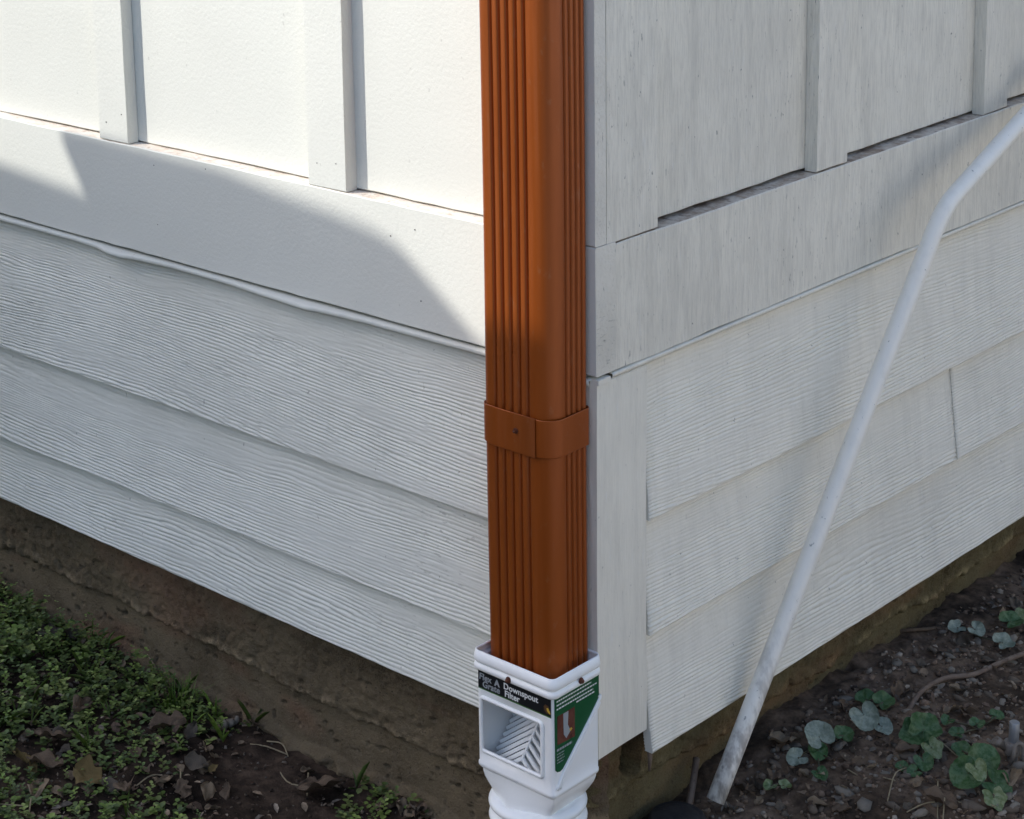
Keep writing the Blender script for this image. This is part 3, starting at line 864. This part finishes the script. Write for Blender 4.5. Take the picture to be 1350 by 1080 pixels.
# ------------------------------------------------------------------ bent plastic pole leaning on the right wall
pb = onG(943, 1056, .082)
bend = onR(1243, 275, .075); up_ = onR(1350, 155, .050)
dirn = (up_ - bend); end = bend + dirn * ((.0135 - bend[0]) / dirn[0])
lo = pb + (pb - bend) / np.linalg.norm(pb - bend) * .000
dl = (bend - pb) / np.linalg.norm(bend - pb); du = dirn / np.linalg.norm(dirn)
pts = [lo, pb + dl * .12, pb + dl * .3]
nb = 10; r_b = .035
pA = bend - dl * r_b; pB = bend + du * r_b
pts = [lo + (pA - lo) * t for t in np.linspace(0, 1, 14)] 
pts += [(1 - t) ** 2 * pA + 2 * t * (1 - t) * bend + t * t * pB for t in np.linspace(0, 1, nb)[1:-1]]
pts += [pB + (end - pB) * t for t in np.linspace(0, 1, 8)]
pts = [p_ + np.array((0, .0, .0)) + .0025 * math.sin(i * .5) * np.array((0, .3, .1)) for i, p_ in enumerate(pts)]
pole = empty('plastic_pole', tuple(lo))
tag(pole, 'scuffed white plastic pole with a bent top leaning on the weathered right wall', 'pole')
po = tube('bent_tube', pts, .0110, M['pvc'], pole, 24, False)
s = po.modifiers.new('t', 'SOLIDIFY'); s.thickness = .0022; s.offset = -1

# ------------------------------------------------------------------ grounding rod with clamp and wire
def gpt(u, v):
    z = .085
    for _ in range(4):
        p = onG(u, v, z); z = float(gz(p[0], p[1]))
    return np.array((p[0], p[1], z))
gp = gpt(1334, 1000)
rod = empty('grounding_rod', tuple(gp))
tag(rod, 'short galvanised grounding rod with clamp and wire standing in the right soil', 'grounding rod')
tube('rod', [gp + np.array((0, 0, -.03)), gp + np.array((.001, .001, .034)), gp + np.array((.001, .001, .0475)), gp + np.array((.001, .001, .0485))], [.0062, .0062, .0062, .0054], M['galv'], rod, 16)
cl_ = tube('clamp', [gp + np.array((0, 0, .006)), gp + np.array((0, 0, .008)), gp + np.array((0, 0, .021)), gp + np.array((0, 0, .023))], [.0095, .0108, .0108, .0095], M['bronze'], rod, 12)
dx = np.array((-.72, -.69, 0.0))
tube('clamp_bolt', [gp + dx * .006 + (0, 0, .014), gp + dx * .016 + (0, 0, .021), gp + dx * .0165 + (0, 0, .0213), gp + dx * .021 + (0, 0, .0245)], [.0062, .005, .0066, .0062], M['bronze'], rod, 6)
sd = np.array((.7, -.7, 0))
tube('ground_wire', smooth_path([gp + sd * .004 + dx * .004 + (0, 0, -.01), gp + sd * .013 + dx * .003 + (0, 0, .010), gp + sd * .013 + (0, 0, .024), gp + sd * .014 - dx * .007 + (0, 0, .026), gp + sd * .013 - dx * .010 + (0, 0, .008), gp + sd * .012 - dx * .011 + (0, 0, -.012)], 6), .0026, M['bronze'], rod, 8)

# ------------------------------------------------------------------ black buried drain end at the foot of the corner
bp_ = gpt(893, 1086)
bd = empty('buried_drain', tuple(bp_)); tag(bd, 'round black plastic drain half buried at the foot of the house corner', 'drain')
V = []; Fc = []; prof = [(.034, -.02), (.034, .004), (.033, .009), (.030, .0115), (.027, .0110), (.024, .0125), (.014, .0145), (.0, .0150)]
for r, z in prof[:-1]:
    for k in range(28):
        a = 2 * math.pi * k / 28; V.append((bp_[0] + r * math.cos(a), bp_[1] + r * math.sin(a), bp_[2] + z))
V.append((bp_[0], bp_[1], bp_[2] + .015))
for i in range(len(prof) - 2):
    for k in range(28): Fc.append((i * 28 + k, i * 28 + (k + 1) % 28, (i + 1) * 28 + (k + 1) % 28, (i + 1) * 28 + k))
for k in range(28): Fc.append(((len(prof) - 2) * 28 + k, (len(prof) - 2) * 28 + (k + 1) % 28, len(V) - 1))
pyd('cap', V, Fc, M['blackp'], bd, True)

# ------------------------------------------------------------------ leafy plants in the right bed
def heart_leaf(name, pos, size, yaw, tilt, roll, mat, parent, base, lobes=0, cup=.5, notch=.55):
    """rounded heart leaf with scalloped rim; pos is the point where the stalk joins"""
    size = size * 1.12; n = 40; rings = 5; V = [(0, 0, 0)]
    for j in range(1, rings + 1):
        f = j / rings
        for k in range(n):
            a = -math.pi + 2 * math.pi * k / n            # 0 = tip direction (+x)
            c = abs(abs(a) - math.pi)                      # closeness to the notch
            r = .62 + .38 * math.cos(a * .5) ** 2 + .20 * math.exp(-((abs(a) - 2.25) / .55) ** 2)
            r *= 1 - notch * math.exp(-(c / .30) ** 2) - .25 * math.exp(-(c / .12) ** 2)
            if lobes: r *= 1 + .10 * math.cos(a * lobes)
            r *= 1 + .02 * math.sin(k * 2.7 + size * 900)
            x = f * r * size * math.cos(a); y = f * r * size * math.sin(a)
            z = cup * size * (f * f * (.4 + .6 * abs(math.sin(a))) - .25 * f) + size * .09 * math.sin(5 * a + size * 1000) * f - .10 * size * (x / size) ** 2
            V.append((x, y, z))
    Fc = [(0, 1 + k, 1 + (k + 1) % n) for k in range(n)]
    for j in range(rings - 1):
        for k in range(n):
            Fc.append((1 + j * n + k, 1 + (j + 1) * n + k, 1 + (j + 1) * n + (k + 1) % n, 1 + j * n + (k + 1) % n))
    # yaw: tip direction over the ground as seen by the viewer (0 right, 90 away); tilt: how far the face leans to the viewer
    k = min(.85, math.degrees(tilt) / 40.0)
    nn = np.array((0, 0, 1.0)) * (1 - k) + np.array((.55, -.69, .47)) * k + roll * .3 * np.array((.71, .70, 0)); nn /= np.linalg.norm(nn)
    tp = math.cos(yaw) * np.array((.712, .701, 0)) + math.sin(yaw) * np.array((-.62, .62, .45)); tp = tp - nn * (tp @ nn); tp /= np.linalg.norm(tp)
    sd_ = np.cross(nn, tp)
    V = [tuple(np.array(pos) + v[0] * tp + v[1] * sd_ + v[2] * nn) for v in V]
    o = pyd('leaf', V, Fc, mat, parent, True)
    b = np.array(base); p = np.array(pos); m_ = (b + p) / 2 + np.array((.004, -.004, .004))
    tube('stem', smooth_path([b, m_, p], 4), .0011, M['stem'], parent, 6)
    return o
def plant(name, label, leaves, cat='plant'):
    ctr = gpt(*leaves[0][0]); e0 = empty(name, tuple(ctr)); tag(e0, label, cat)
    for (uv, hgt, size, yaw, tilt, roll, mat, lob) in leaves:
        q = gpt(*uv); q2 = onG(uv[0], uv[1], q[2] + hgt)
        base = np.array((ctr[0] + random.uniform(-.008, .008), ctr[1] + random.uniform(-.008, .008), 0)); base[2] = float(gz(base[0], base[1])) - .004
        heart_leaf('leaf', tuple(q2), size, math.radians(yaw), math.radians(tilt), (roll if abs(roll) < 1 else roll / 30.0), M[mat], e0, base, lob)
    return e0
# yaw -45 points the leaf tip towards the camera; positive tilt lowers the tip
plant('cyclamen_plant', 'plant with a broad silvery heart leaf close to the pole', [((1080, 972), .020, .0185, 110, 26, .3, 'cyc_silver', 0), ((1078, 990), .010, .012, -80, 20, 0, 'cyc_green', 0), ((1052, 1000), .010, .013, 200, 16, 0, 'cyc_silver', 0), ((1080, 1020), .006, .010, -60, 14, 0, 'cyc_green', 0), ((1112, 970), .010, .013, 60, 16, 0, 'cyc_green', 0)])
plant('cyclamen_plant', 'plant with a narrow silvery cleft leaf above dark green leaves', [((1139, 943), .022, .0180, -72, 30, -.2, 'cyc_silver', 0), ((1163, 958), .012, .012, -40, 20, .2, 'cyc_silver', 0), ((1164, 926), .010, .014, 30, 16, 0, 'cyc_green', 0), ((1142, 922), .010, .013, 150, 14, 0, 'cyc_green', 0)])
plant('cyclamen_plant', 'mottled green lobed plant below the curved root', [((1218, 962), .024, .0200, 55, 26, .2, 'cyc_green', 5), ((1208, 966), .020, .0180, 190, 24, -.2, 'cyc_green', 5), ((1228, 986), .014, .0130, -60, 26, .2, 'cyc_lime', 5), ((1217, 1004), .008, .012, -80, 20, 0, 'cyc_green', 0), ((1206, 1018), .005, .009, 200, 16, 0, 'cyc_green', 0), ((1190, 1012), .005, .008, 150, 14, 0, 'cyc_green', 0)])
plant('cyclamen_plant', 'clump of mottled round leaves beside the grounding rod', [((1296, 1002), .022, .0190, 65, 24, .2, 'cyc_green', 0), ((1276, 1020), .020, .0200, 205, 26, -.2, 'cyc_green', 0), ((1287, 1014), .028, .0125, -70, 26, .2, 'cyc_lime', 3), ((1312, 1034), .012, .0170, -35, 24, .1, 'cyc_green', 5), ((1268, 990), .008, .012, 120, 16, 0, 'cyc_green', 0), ((1310, 1052), .008, .014, -80, 20, .1, 'cyc_lime', 5)])
plant('seedling', 'pale green two-leaved seedling on soil right of the pole foot', [((1016, 1036), .008, .0085, 215, 8, 0, 'cyc_lime', 0), ((1034, 1036), .008, .0080, 10, 8, 0, 'cyc_lime', 0)])
plant('seedling', 'low grey-green plant high up the bed near the foundation', [((1262, 828), .010, .0120, 200, 12, 10, 'cyc_silver', 0), ((1286, 830), .010, .0120, -40, 18, 0, 'cyc_silver', 0), ((1322, 848), .008, .0150, 20, 14, 6, 'cyc_silver', 0)])
plant('seedling', 'green and pale leaved plant at the upper end of the bed', [((1332, 820), .012, .0160, 30, 14, 0, 'cyc_green', 0), ((1346, 815), .012, .0140, -30, 14, 0, 'cyc_lime', 0)])
plant('seedling', 'small green plant between the curved root and the grounding rod', [((1288, 955), .008, .010, 60, 8, 0, 'cyc_green', 0), ((1262, 968), .007, .010, 150, 8, 0, 'cyc_green', 0), ((1250, 950), .007, .009, 220, 8, 0, 'cyc_green', 0), ((1313, 945), .008, .010, 0, 8, 0, 'cyc_green', 0)])

# ------------------------------------------------------------------ weeds (left) : one mass of small leaves
rs = np.random.RandomState(5)
LV, LF, LC = [], [], []
def add_leaf(p, yaw, tilt, ln, wd, col):
    b = len(LV); c, s_ = math.cos(yaw), math.sin(yaw); ct, st = math.cos(tilt), math.sin(tilt)
    for (u, v, w) in ((0, 0, 0), (.35, -.5, .10), (.35, .5, .10), (.75, -.42, .06), (.75, .42, .06), (1.0, 0, -.06), (.5, 0, -.02)):
        x, y, z = u * ln, v * wd, w * ln
        X = x * ct - z * st; Z_ = x * st + z * ct
        LV.append((p[0] + X * c - y * s_, p[1] + X * s_ + y * c, p[2] + Z_))
        k = .85 + .3 * u
        LC.append((col[0] * k, col[1] * k, col[2] * k))
    LF.extend([(b, b + 1, b + 6), (b, b + 6, b + 2), (b + 1, b + 3, b + 6), (b + 6, b + 4, b + 2), (b + 3, b + 5, b + 6), (b + 6, b + 5, b + 4)])
GREENS = [(.062, .092, .020), (.080, .120, .025), (.052, .080, .022), (.105, .145, .032), (.066, .094, .032), (.125, .155, .045)]
def weed_density(x, y):
    s = (x + .735) * -.88 + (y - .01) * .47
    d = float(sstep(-.10, .05, s))
    d = d * (.8 + .2 * (vn(x * 9, y * 9, 3) > -.1)) + .42 * float(sstep(.10, .16, math.hypot(x + .49, y + .06)))
    d *= float(sstep(-.25, -.36, x))
    return d * (.45 + .55 * float(vn(x * 14, y * 14, 6) > -.12))
cnt = 0
while cnt < 9500:
    x = -1.7 + 1.45 * rs.rand(); y = -.75 + .77 * rs.rand()
    if rs.rand() > weed_density(x, y): continue
    cnt += 1
    z = float(gz_fine(x, y)); dense = float(sstep(-.08, .06, (x + .735) * -.88 + (y - .01) * .47))
    hgt = .003 + rs.rand() ** 1.5 * (.007 + .030 * dense)
    col = np.array(GREENS[rs.randint(len(GREENS))]) * rs.uniform(.75, 1.75)
    sz = rs.uniform(.0048, .0095) * (1.25 if rs.rand() < .12 else 1)
    kind = rs.rand(); y0 = rs.rand() * 6.28
    if kind < .72:      # rosette of round leaves
        for k in range(rs.randint(3, 7)):
            add_leaf((x + rs.normal(0, .002), y + rs.normal(0, .002), z + hgt + rs.normal(0, .002)), y0 + k * 1.3 + rs.normal(0, .3), rs.uniform(-.35, .55), sz * rs.uniform(.8, 1.2), sz * rs.uniform(.75, 1.0), col * rs.uniform(.85, 1.15))
    elif kind < .96:     # stem with opposite leaves
        lean = rs.normal(0, .35, 2)
        for k in range(5):
            hh = (k + 1) / 5 * (hgt + .012)
            for s_ in (0, math.pi):
                add_leaf((x + lean[0] * hh, y + lean[1] * hh, z + hh), y0 + s_ + (k % 2) * 1.57, .3, sz * .8, sz * .55, col * (1 + .06 * k))
    else:               # narrow blades
        for k in range(4):
            add_leaf((x, y, z), y0 + k * 1.6 + rs.normal(0, .4), rs.uniform(.5, 1.25), rs.uniform(.018, .05), .0026, col * np.array((1.0, 1.05, .7)))
me = npmesh('weeds', LV, np.array(LF)); set_tint(me, np.array(LC))
wd_ = link('weeds', me, M['weed'], None, True)
tag(wd_, 'low dark green weeds with small round leaves covering the ground by the left footing', 'weeds', kind='stuff')

LV, LF, LC = [], [], []
BR = [(.13, .095, .065), (.17, .13, .09), (.09, .062, .045), (.21, .17, .13), (.10, .085, .07), (.07, .048, .035)]
def litter_bits(n, reg, cond, smax, dark):
    c = 0
    while c < n:
        x = rs.uniform(reg[0], reg[1]); y = rs.uniform(reg[2], reg[3])
        if not cond(x, y): continue
        c += 1; z = float(gz_fine(x, y)) + rs.uniform(.0, .006)
        ln = .004 + (smax - .004) * rs.rand() ** 2
        add_leaf((x, y, z), rs.rand() * 6.28, rs.normal(0, .5), ln, ln * rs.uniform(.25, .8), np.array(BR[rs.randint(len(BR))]) * rs.uniform(.6, 1.2) * dark)
litter_bits(3800, (-1.5, -.2, -.6, .02), lambda x, y: x + y < 0 and rs.rand() < float(.25 + .75 * sstep(.07, .14, math.hypot(x + .49, y + .06))), .018, 1.5)
litter_bits(1900, (.0, .55, .02, 1.3), lambda x, y: x + y > .05, .016, 1.7)
me = npmesh('leaf_litter', LV, np.array(LF)); set_tint(me, np.array(LC))
tag(link('leaf_litter', me, M['chip'], None, True), 'crumbled brown leaf bits scattered over the soil', 'leaf litter', kind='stuff')

# bright tuft of grass
tf = gpt(236, 938)
V, Fc, C_ = [], [], []
for k in range(90):
    a = rs.rand() * 6.28; r = rs.rand() ** .6 * .022; ln = rs.uniform(.03, .062); lean = rs.uniform(.1, .75); w = rs.uniform(.0006, .0011)
    bx, by = tf[0] + r * math.cos(a), tf[1] + r * math.sin(a); bz = float(gz(bx, by)) - .002
    b = len(V); a2 = a + rs.normal(0, .6); dxy = np.array((math.cos(a2), math.sin(a2))); pr = np.array((-dxy[1], dxy[0]))
    col = np.array((.075, .135, .012)) * rs.uniform(.6, 1.25)
    for j in range(5):
        t = j / 4; q = dxy * ln * lean * t * t; ww = w * (1 - t * .9)
        for s_ in (-1, 1):
            V.append((bx + q[0] + pr[0] * ww * s_, by + q[1] + pr[1] * ww * s_, bz + ln * t * (1 - .3 * lean * t))); C_.append(col * (.6 + .6 * t))
    for j in range(4): Fc.append((b + 2 * j, b + 2 * j + 1, b + 2 * j + 3, b + 2 * j + 2))
me = npmesh('grass_tuft', V, np.array(Fc)); set_tint(me, np.array(C_))
tag(link('grass_tuft', me, M['weed']), 'tuft of thin bright green grass against the left footing', 'grass tuft')

# ------------------------------------------------------------------ gravel, chips and crumbs
def lump(seed, flat=.6):
    r = np.random.RandomState(seed); bm = bmesh.new()
    bmesh.ops.create_icosphere(bm, subdivisions=1, radius=1)
    sc = np.array((1, r.uniform(.6, .95), r.uniform(.45, .8)))
    for v in bm.verts:
        v.co *= r.uniform(.68, 1.25); v.co = Vector((v.co.x * sc[0], v.co.y * sc[1], v.co.z * sc[2]))
    bm.verts.index_update()
    vs = np.array([v.co[:] for v in bm.verts]); fs = np.array([[v.index for v in f.verts] for f in bm.faces]); bm.free()
    return vs, fs
LUMPS = [lump(40 + k) for k in range(8)]
def inside_house(x, y): return x < -.012 and y > .012
CV, CF, CC = [], [], []
CH = [(.17, .12, .085), (.22, .17, .125), (.12, .085, .06), (.27, .23, .185), (.08, .055, .04), (.20, .14, .10)]
base = 0
def add_chips(n, reg, smin, smax, dark=1.0, wcond=None):
    global base
    c = 0
    while c < n:
        x = rs.uniform(reg[0], reg[1]); y = rs.uniform(reg[2], reg[3])
        if inside_house(x, y) or (wcond and not wcond(x, y)): continue
        c += 1
        vs, fs = LUMPS[rs.randint(8)]
        s_ = smin + (smax - smin) * rs.rand() ** 2.2
        E_ = np.array(Euler((rs.normal(0, .35), rs.normal(0, .35), rs.rand() * 6.28)).to_matrix())
        el = np.array((rs.uniform(.9, 1.4), 1, rs.uniform(.8, 1.5)))
        P = (vs * el * s_) @ E_.T + np.array((x, y, float(gz_fine(x, y)) + s_ * .12))
        CV.append(P); CF.append(fs + base); base += len(P)
        col = np.array(CH[rs.randint(len(CH))]) * rs.uniform(.6, 1.15) * dark
        CC.append(np.tile(col, (len(P), 1)))
rightbed = lambda x, y: x + y > .02 and x > -.01
add_chips(7500, (-.02, .55, .02, 1.35), .0014, .0058, 1.15, rightbed)
add_chips(3800, (-1.3, -.1, -.5, .03), .0010, .0036, .6, lambda x, y: x + y < .02)
me = npmesh('gravel', np.concatenate(CV), np.concatenate(CF)); set_tint(me, np.concatenate(CC))
tag(link('gravel', me, M['chip']), 'small gravel, wood chips and crumbs strewn over the bare soil', 'gravel', kind='stuff')

def lump_mesh(k, mat):
    vs, fs = LUMPS[k]; me = npmesh('stone', vs, fs); me.materials.append(mat); return me
SM = [lump_mesh(k, M[('stone_a', 'stone_b', 'stone_b', 'stone_c')[k % 4]]) for k in range(8)]
n = 0
while n < 120:
    u = rs.uniform(1010, 1350); v = rs.uniform(760, 1078)
    q = gpt(u, v)
    if q[0] < .012 or q[0] > .5: continue
    n += 1
    o = bpy.data.objects.new('stone', SM[rs.randint(8)]); COL.objects.link(o)
    s_ = rs.uniform(.0048, .0088) if n > 24 else rs.uniform(.008, .0125)
    o.location = (q[0], q[1], float(gz_fine(q[0], q[1])) + s_ * .1); o.scale = (s_ * rs.uniform(1, 1.5), s_, s_ * rs.uniform(.6, 1.1))
    o.rotation_euler = (rs.normal(0, .3), rs.normal(0, .3), rs.rand() * 6.28)
    k_ = o.data.materials[0].name
    lb = {'stone_grey': 'small grey stone lying in the bare soil of the right bed', 'stone_brown': 'small brown stone lying in the bare soil of the right bed', 'stone_pale': 'small pale stone lying in the bare soil of the right bed'}[k_]
    tag(o, lb, 'stone', k_.split('_')[1] + ' stones in the right bed')
for (u, v, s_) in ((305, 958, .0105), (297, 962, .0085), (312, 954, .007)):
    q = gpt(u, v); o = bpy.data.objects.new('stone', SM[3]); COL.objects.link(o)
    o.location = (q[0], q[1], q[2] + .006); o.scale = (s_, s_, s_); o.rotation_euler = (.4, u, v)
    tag(o, 'pale pinkish stone at the foot of the left footing', 'stone', 'pale stones by the left footing')

# ------------------------------------------------------------------ dead leaves
def dead_leaf_mesh(seed, mat):
    """curled, crumpled leaf with a toothed, partly torn rim"""
    r = np.random.RandomState(seed); nu, nv = 17, 11; V = []
    lob = r.uniform(.08, .28); nl = r.uniform(10, 20); curl = r.uniform(.2, 1.2); fold = r.uniform(.5, 1.3); tw = r.normal(0, .7); ph = r.rand() * 6
    wid = r.uniform(.26, .40); roll = r.uniform(.4, 1.6) * r.choice([-1, 1])
    for i in range(nu):
        t = i / (nu - 1); w0 = (math.sin(math.pi * min(1, t ** .85 * .97 + .02)) ** .8) * wid
        for j in range(nv):
            s_ = j / (nv - 1) * 2 - 1
            w = w0 * (1 + lob * math.sin(t * nl + ph + (1.4 if s_ > 0 else 0)) * abs(s_) + .16 * float(vn(t * 9 + seed, s_ * 1.1, seed % 16)))
            x = t - .5; y = s_ * w
            z = fold * abs(y) * .8 + curl * .35 * x * x + tw * x * y + roll * y * abs(y) * 1.2
            z += .26 * float(fbm(t * 3.2 + seed, s_ * 1.8, seed % 13, 3)) + .012 * math.cos(s_ * 14 + t * 6)
            V.append((x + .05 * float(vn(t * 5, s_ * 3 + seed, 2)), y, z))
    me = npmesh('dead_leaf', V, grid_quads(nu, nv)); me.materials.append(mat)
    me.polygons.foreach_set('use_smooth', [True] * len(me.polygons))
    return me
DL = [dead_leaf_mesh(60 + k, M[('leaf_a', 'leaf_b', 'leaf_d', 'leaf_b', 'leaf_c', 'leaf_a', 'leaf_d', 'leaf_b')[k]]) for k in range(8)]
LN = {'dry_leaf_tan': 'tan', 'dry_leaf_brown': 'dark brown', 'dry_leaf_grey': 'grey brown', 'dry_leaf_yellowed': 'yellowed'}
def dead_leaf(u, v, size, yaw, k, where, rx=0, ry=0, lift=.004, label=None):
    q = gpt(u, v); o = bpy.data.objects.new('dead_leaf', DL[k]); COL.objects.link(o)
    o.location = (q[0], q[1], q[2] + lift); o.scale = (size, size, size); o.rotation_euler = (rx, ry, yaw)
    nm = LN[DL[k].materials[0].name]
    if label: tag(o, label, 'leaf')
    else: tag(o, f'curled {nm} dead leaf lying {where}', 'leaf', f'{nm} dead leaves {where}')
    return o
LW, RW = 'among the weeds left of the spout', 'on the soil right of the pole'
dead_leaf(78, 858, .058, 1.0, 2, LW, -.6, .2, .022, 'large crinkled grey dead leaf standing in the weeds against the footing')
dead_leaf(60, 1018, .055, .4, 1, LW, 0, 0, .010, 'flat blackish dead leaf lying between weeds and litter') 
dead_leaf(425, 1050, .062, .9, 7, LW, .2, -.1, .012, 'broad grey dead leaf on the dark soil below the left footing')
dead_leaf(50, 1050, .045, 2.2, 0, LW, .2, .1, .010)
dead_leaf(118, 1038, .050, .2, 4, LW, .1, .2, .012)
dead_leaf(165, 1050, .04, 2.6, 1, LW, 0, .3, .010)
dead_leaf(222, 968, .050, .75, 3, LW, .3, -.2, .016)
dead_leaf(215, 1040, .034, 1.8, 5, LW, .1, .3, .010)
dead_leaf(260, 1020, .034, .5, 2, LW, .3, .2, .012)
dead_leaf(108, 948, .042, 1.9, 1, LW, .6, .2, .018)
dead_leaf(70, 985, .05, .8, 7, LW, .2, .2, .014)
dead_leaf(30, 1015, .042, 2.9, 4, LW, .2, .2, .014)
dead_leaf(340, 960, .034, .2, 7, LW, .3, .3, .008)
dead_leaf(405, 1022, .020, 1.2, 0, LW, .2, .3, .006)
for k in range(64):
    u = rs.uniform(0, 560); v = rs.uniform(max(800, 790 + .52 * u), 1080)
    if 290 < u < 400 and 1000 < v < 1075 and rs.rand() < .8: continue
    dead_leaf(u, v, rs.uniform(.013, .028), rs.rand() * 6.28, rs.choice([0, 1, 2, 3, 5, 6, 7, 4]), LW, rs.normal(0, .35), rs.normal(0, .35), rs.uniform(.003, .012))
dead_leaf(1035, 985, .040, .9, 5, RW, .2, .1, .010)
dead_leaf(1330, 1040, .040, 2.0, 0, RW, .2, .1, .014)
dead_leaf(1195, 1000, .032, 1.0, 1, RW, .2, .1, .010)
dead_leaf(1240, 1065, .040, .3, 3, RW, .2, .2, .010)
for k in range(70):
    u = rs.uniform(960, 1350); v = rs.uniform(max(770, 1075 - .72 * (u - 900)), 1080)
    q = gpt(u, v)
    if q[0] < .02: continue
    dead_leaf(u, v, rs.uniform(.010, .026), rs.rand() * 6.28, rs.choice([0, 1, 2, 3, 5, 6, 7]), RW, rs.normal(0, .4), rs.normal(0, .4), rs.uniform(.002, .007))

# ------------------------------------------------------------------ twigs and straws
rt = [gpt(1196, 940), gpt(1215, 917), gpt(1245, 902), gpt(1285, 896), gpt(1320, 880), gpt(1352, 868), gpt(1400, 845)]
rt = [p + np.array((0, 0, h)) for p, h in zip(rt, (.0, .006, .008, .008, .008, .008, .002))]
o = tube('root', smooth_path(rt, 6), .0033, M['twig'], None, 9)
tag(o, 'long curved brown root lying across the soil by the grounding rod', 'root')
def straw(pts, r, mat, label, group, name='straw', cat='straw'):
    P = [gpt(u, v) + np.array((0, 0, h)) for (u, v, h) in pts]
    o = tube(name, smooth_path(P, 4), r, M[mat], None, 6); tag(o, label, cat, group)
SL = 'thin dry straw lying on the ground by the left footing'
for pts in ([(330, 985, .004), (352, 990, .006), (378, 998, .004)], [(352, 982, .005), (372, 988, .008), (380, 1000, .003)], [(365, 1015, .003), (385, 1038, .004), (430, 1040, .006)], [(405, 1052, .003), (407, 1030, .012)], [(180, 1040, .004), (200, 1030, .008), (222, 1027, .004)], [(238, 1050, .003), (239, 1028, .014)], [(0, 1064, .004), (30, 1068, .006)], [(38, 1080, .004), (42, 1066, .014)], [(195, 880, .02), (208, 893, .012)], [(135, 920, .016), (150, 922, .012)]):
    straw(pts, .0010, 'straw', SL, 'straws by the left footing')
SR = 'thin dry straw lying on the soil of the right bed'
for pts in ([(1164, 1029, .004), (1180, 1035, .006)], [(1236, 1080, .0), (1236, 1044, .014)], [(1243, 1085, .0), (1245, 1064, .012)], [(1105, 1010, .003), (1130, 1030, .008)], [(1195, 1075, .004), (1225, 1064, .006), (1270, 1062, .004)], [(1300, 1062, .004), (1312, 1072, .008)], [(1235, 985, .012), (1262, 1003, .006)], [(1170, 1060, .004), (1180, 1030, .010), (1200, 1015, .004)]):
    straw(pts, .0008, 'straw', SR, 'straws on the right bed')
straw([(1180, 836, .004), (1200, 838, .008), (1235, 832, .004)], .0026, 'leaf_b', 'dark broken twig on the soil beside the right footing', None, 'twig', 'twig')
straw([(905, 1080, .0), (912, 1062, .02), (918, 1040, .04)], .0042, 'twig', 'grey stick leaning beside the foot of the white pole', None, 'twig', 'twig')
# splinter hanging below the siding corner
sp_ = onR(855, 1012, -.006)
o = tube('wood_splinter', [sp_ + np.array((0, 0, .035)), sp_ + np.array((.001, .001, .012)), sp_ + np.array((.001, .0, -.004))], [.0035, .003, .0014], M['twig'], house, 5)

# ------------------------------------------------------------------ unseen casters added and cut to outline the shade on the trim
D_ = 2.45
hx, hy = S[0] / math.cos(SUN_EL), S[1] / math.cos(SUN_EL)
def cast(x, z, D=D_):
    """point on the plane D metres towards the sun whose shadow falls on the trim at (x, z)"""
    t = (D - (hx * x)) / math.cos(SUN_EL)
    return np.array((x, 0, z)) + t * S
def prism(name, pts, depth, mat, parent, D=D_):
    P = [cast(x, z, D) for x, z in pts]; n = len(P); V = [tuple(p) for p in P] + [tuple(p + np.array((hx, hy, 0)) * depth) for p in P]
    Fc = [tuple(range(n)), tuple(range(2 * n - 1, n - 1, -1))] + [(k, n + k, n + (k + 1) % n, (k + 1) % n) for k in range(n)]
    o = pyd(name, V, Fc, mat, parent)
    bm = bmesh.new(); bm.from_mesh(o.data); bmesh.ops.recalc_face_normals(bm, faces=bm.faces); bmesh.ops.triangulate(bm, faces=[f for f in bm.faces if len(f.verts) > 4]); bm.to_mesh(o.data); bm.free()
    return o
zf = lambda x: cast(x, 0)[2]
c0 = cast(-.5, 0); shed = empty('garden_shed', (c0[0], c0[1], 0))
tag(shed, 'unseen wooden shape added to cast the stepped shade on the trim', 'shed')
zdn = lambda x, zw: zw - (cast(x, zw)[2])      # wall height whose cast point lies on the ground
prism('gable_board', [(-.925, .806), (-.60, .797), (-.50, .7845), (-.40, .7745), (-.33, .764), (-.29, .752), (-.235, .7125), (-.165, .6600), (-.135, .6500), (.34, .6560), (.34, .60), (-.30, .62), (-.868, .7165)], .03, M['shed_roof'], shed)
prism('wall', [(-.868, .7150), (-.302, .619), (.33, .599), (.33, zdn(.33, .5)), (-.868, zdn(-.868, .5))], .45, M['shed_wood'], shed)
for k in range(6):
    x0 = -1.68 + k * .140; x1 = x0 + .1425
    f = lambda x: .7168 - (x + .87) * .0735
    bd2 = prism('fence_board' if False else 'board', [(x0, f(x0)), (x1, f(x1)), (x1, zdn(x1, .5)), (x0, zdn(x0, .5))], .02, M['shed_wood'], None, D_ + .15 + .025 * (k % 2))
    if k == 0:
        fence = empty('fence', (bd2.data.vertices[0].co.x, bd2.data.vertices[0].co.y, 0)); tag(fence, 'row of unseen boards added to cast the far left shade on the trim', 'fence')
    bd2.parent = fence; bd2.matrix_parent_inverse = Matrix.Translation(-fence.location)
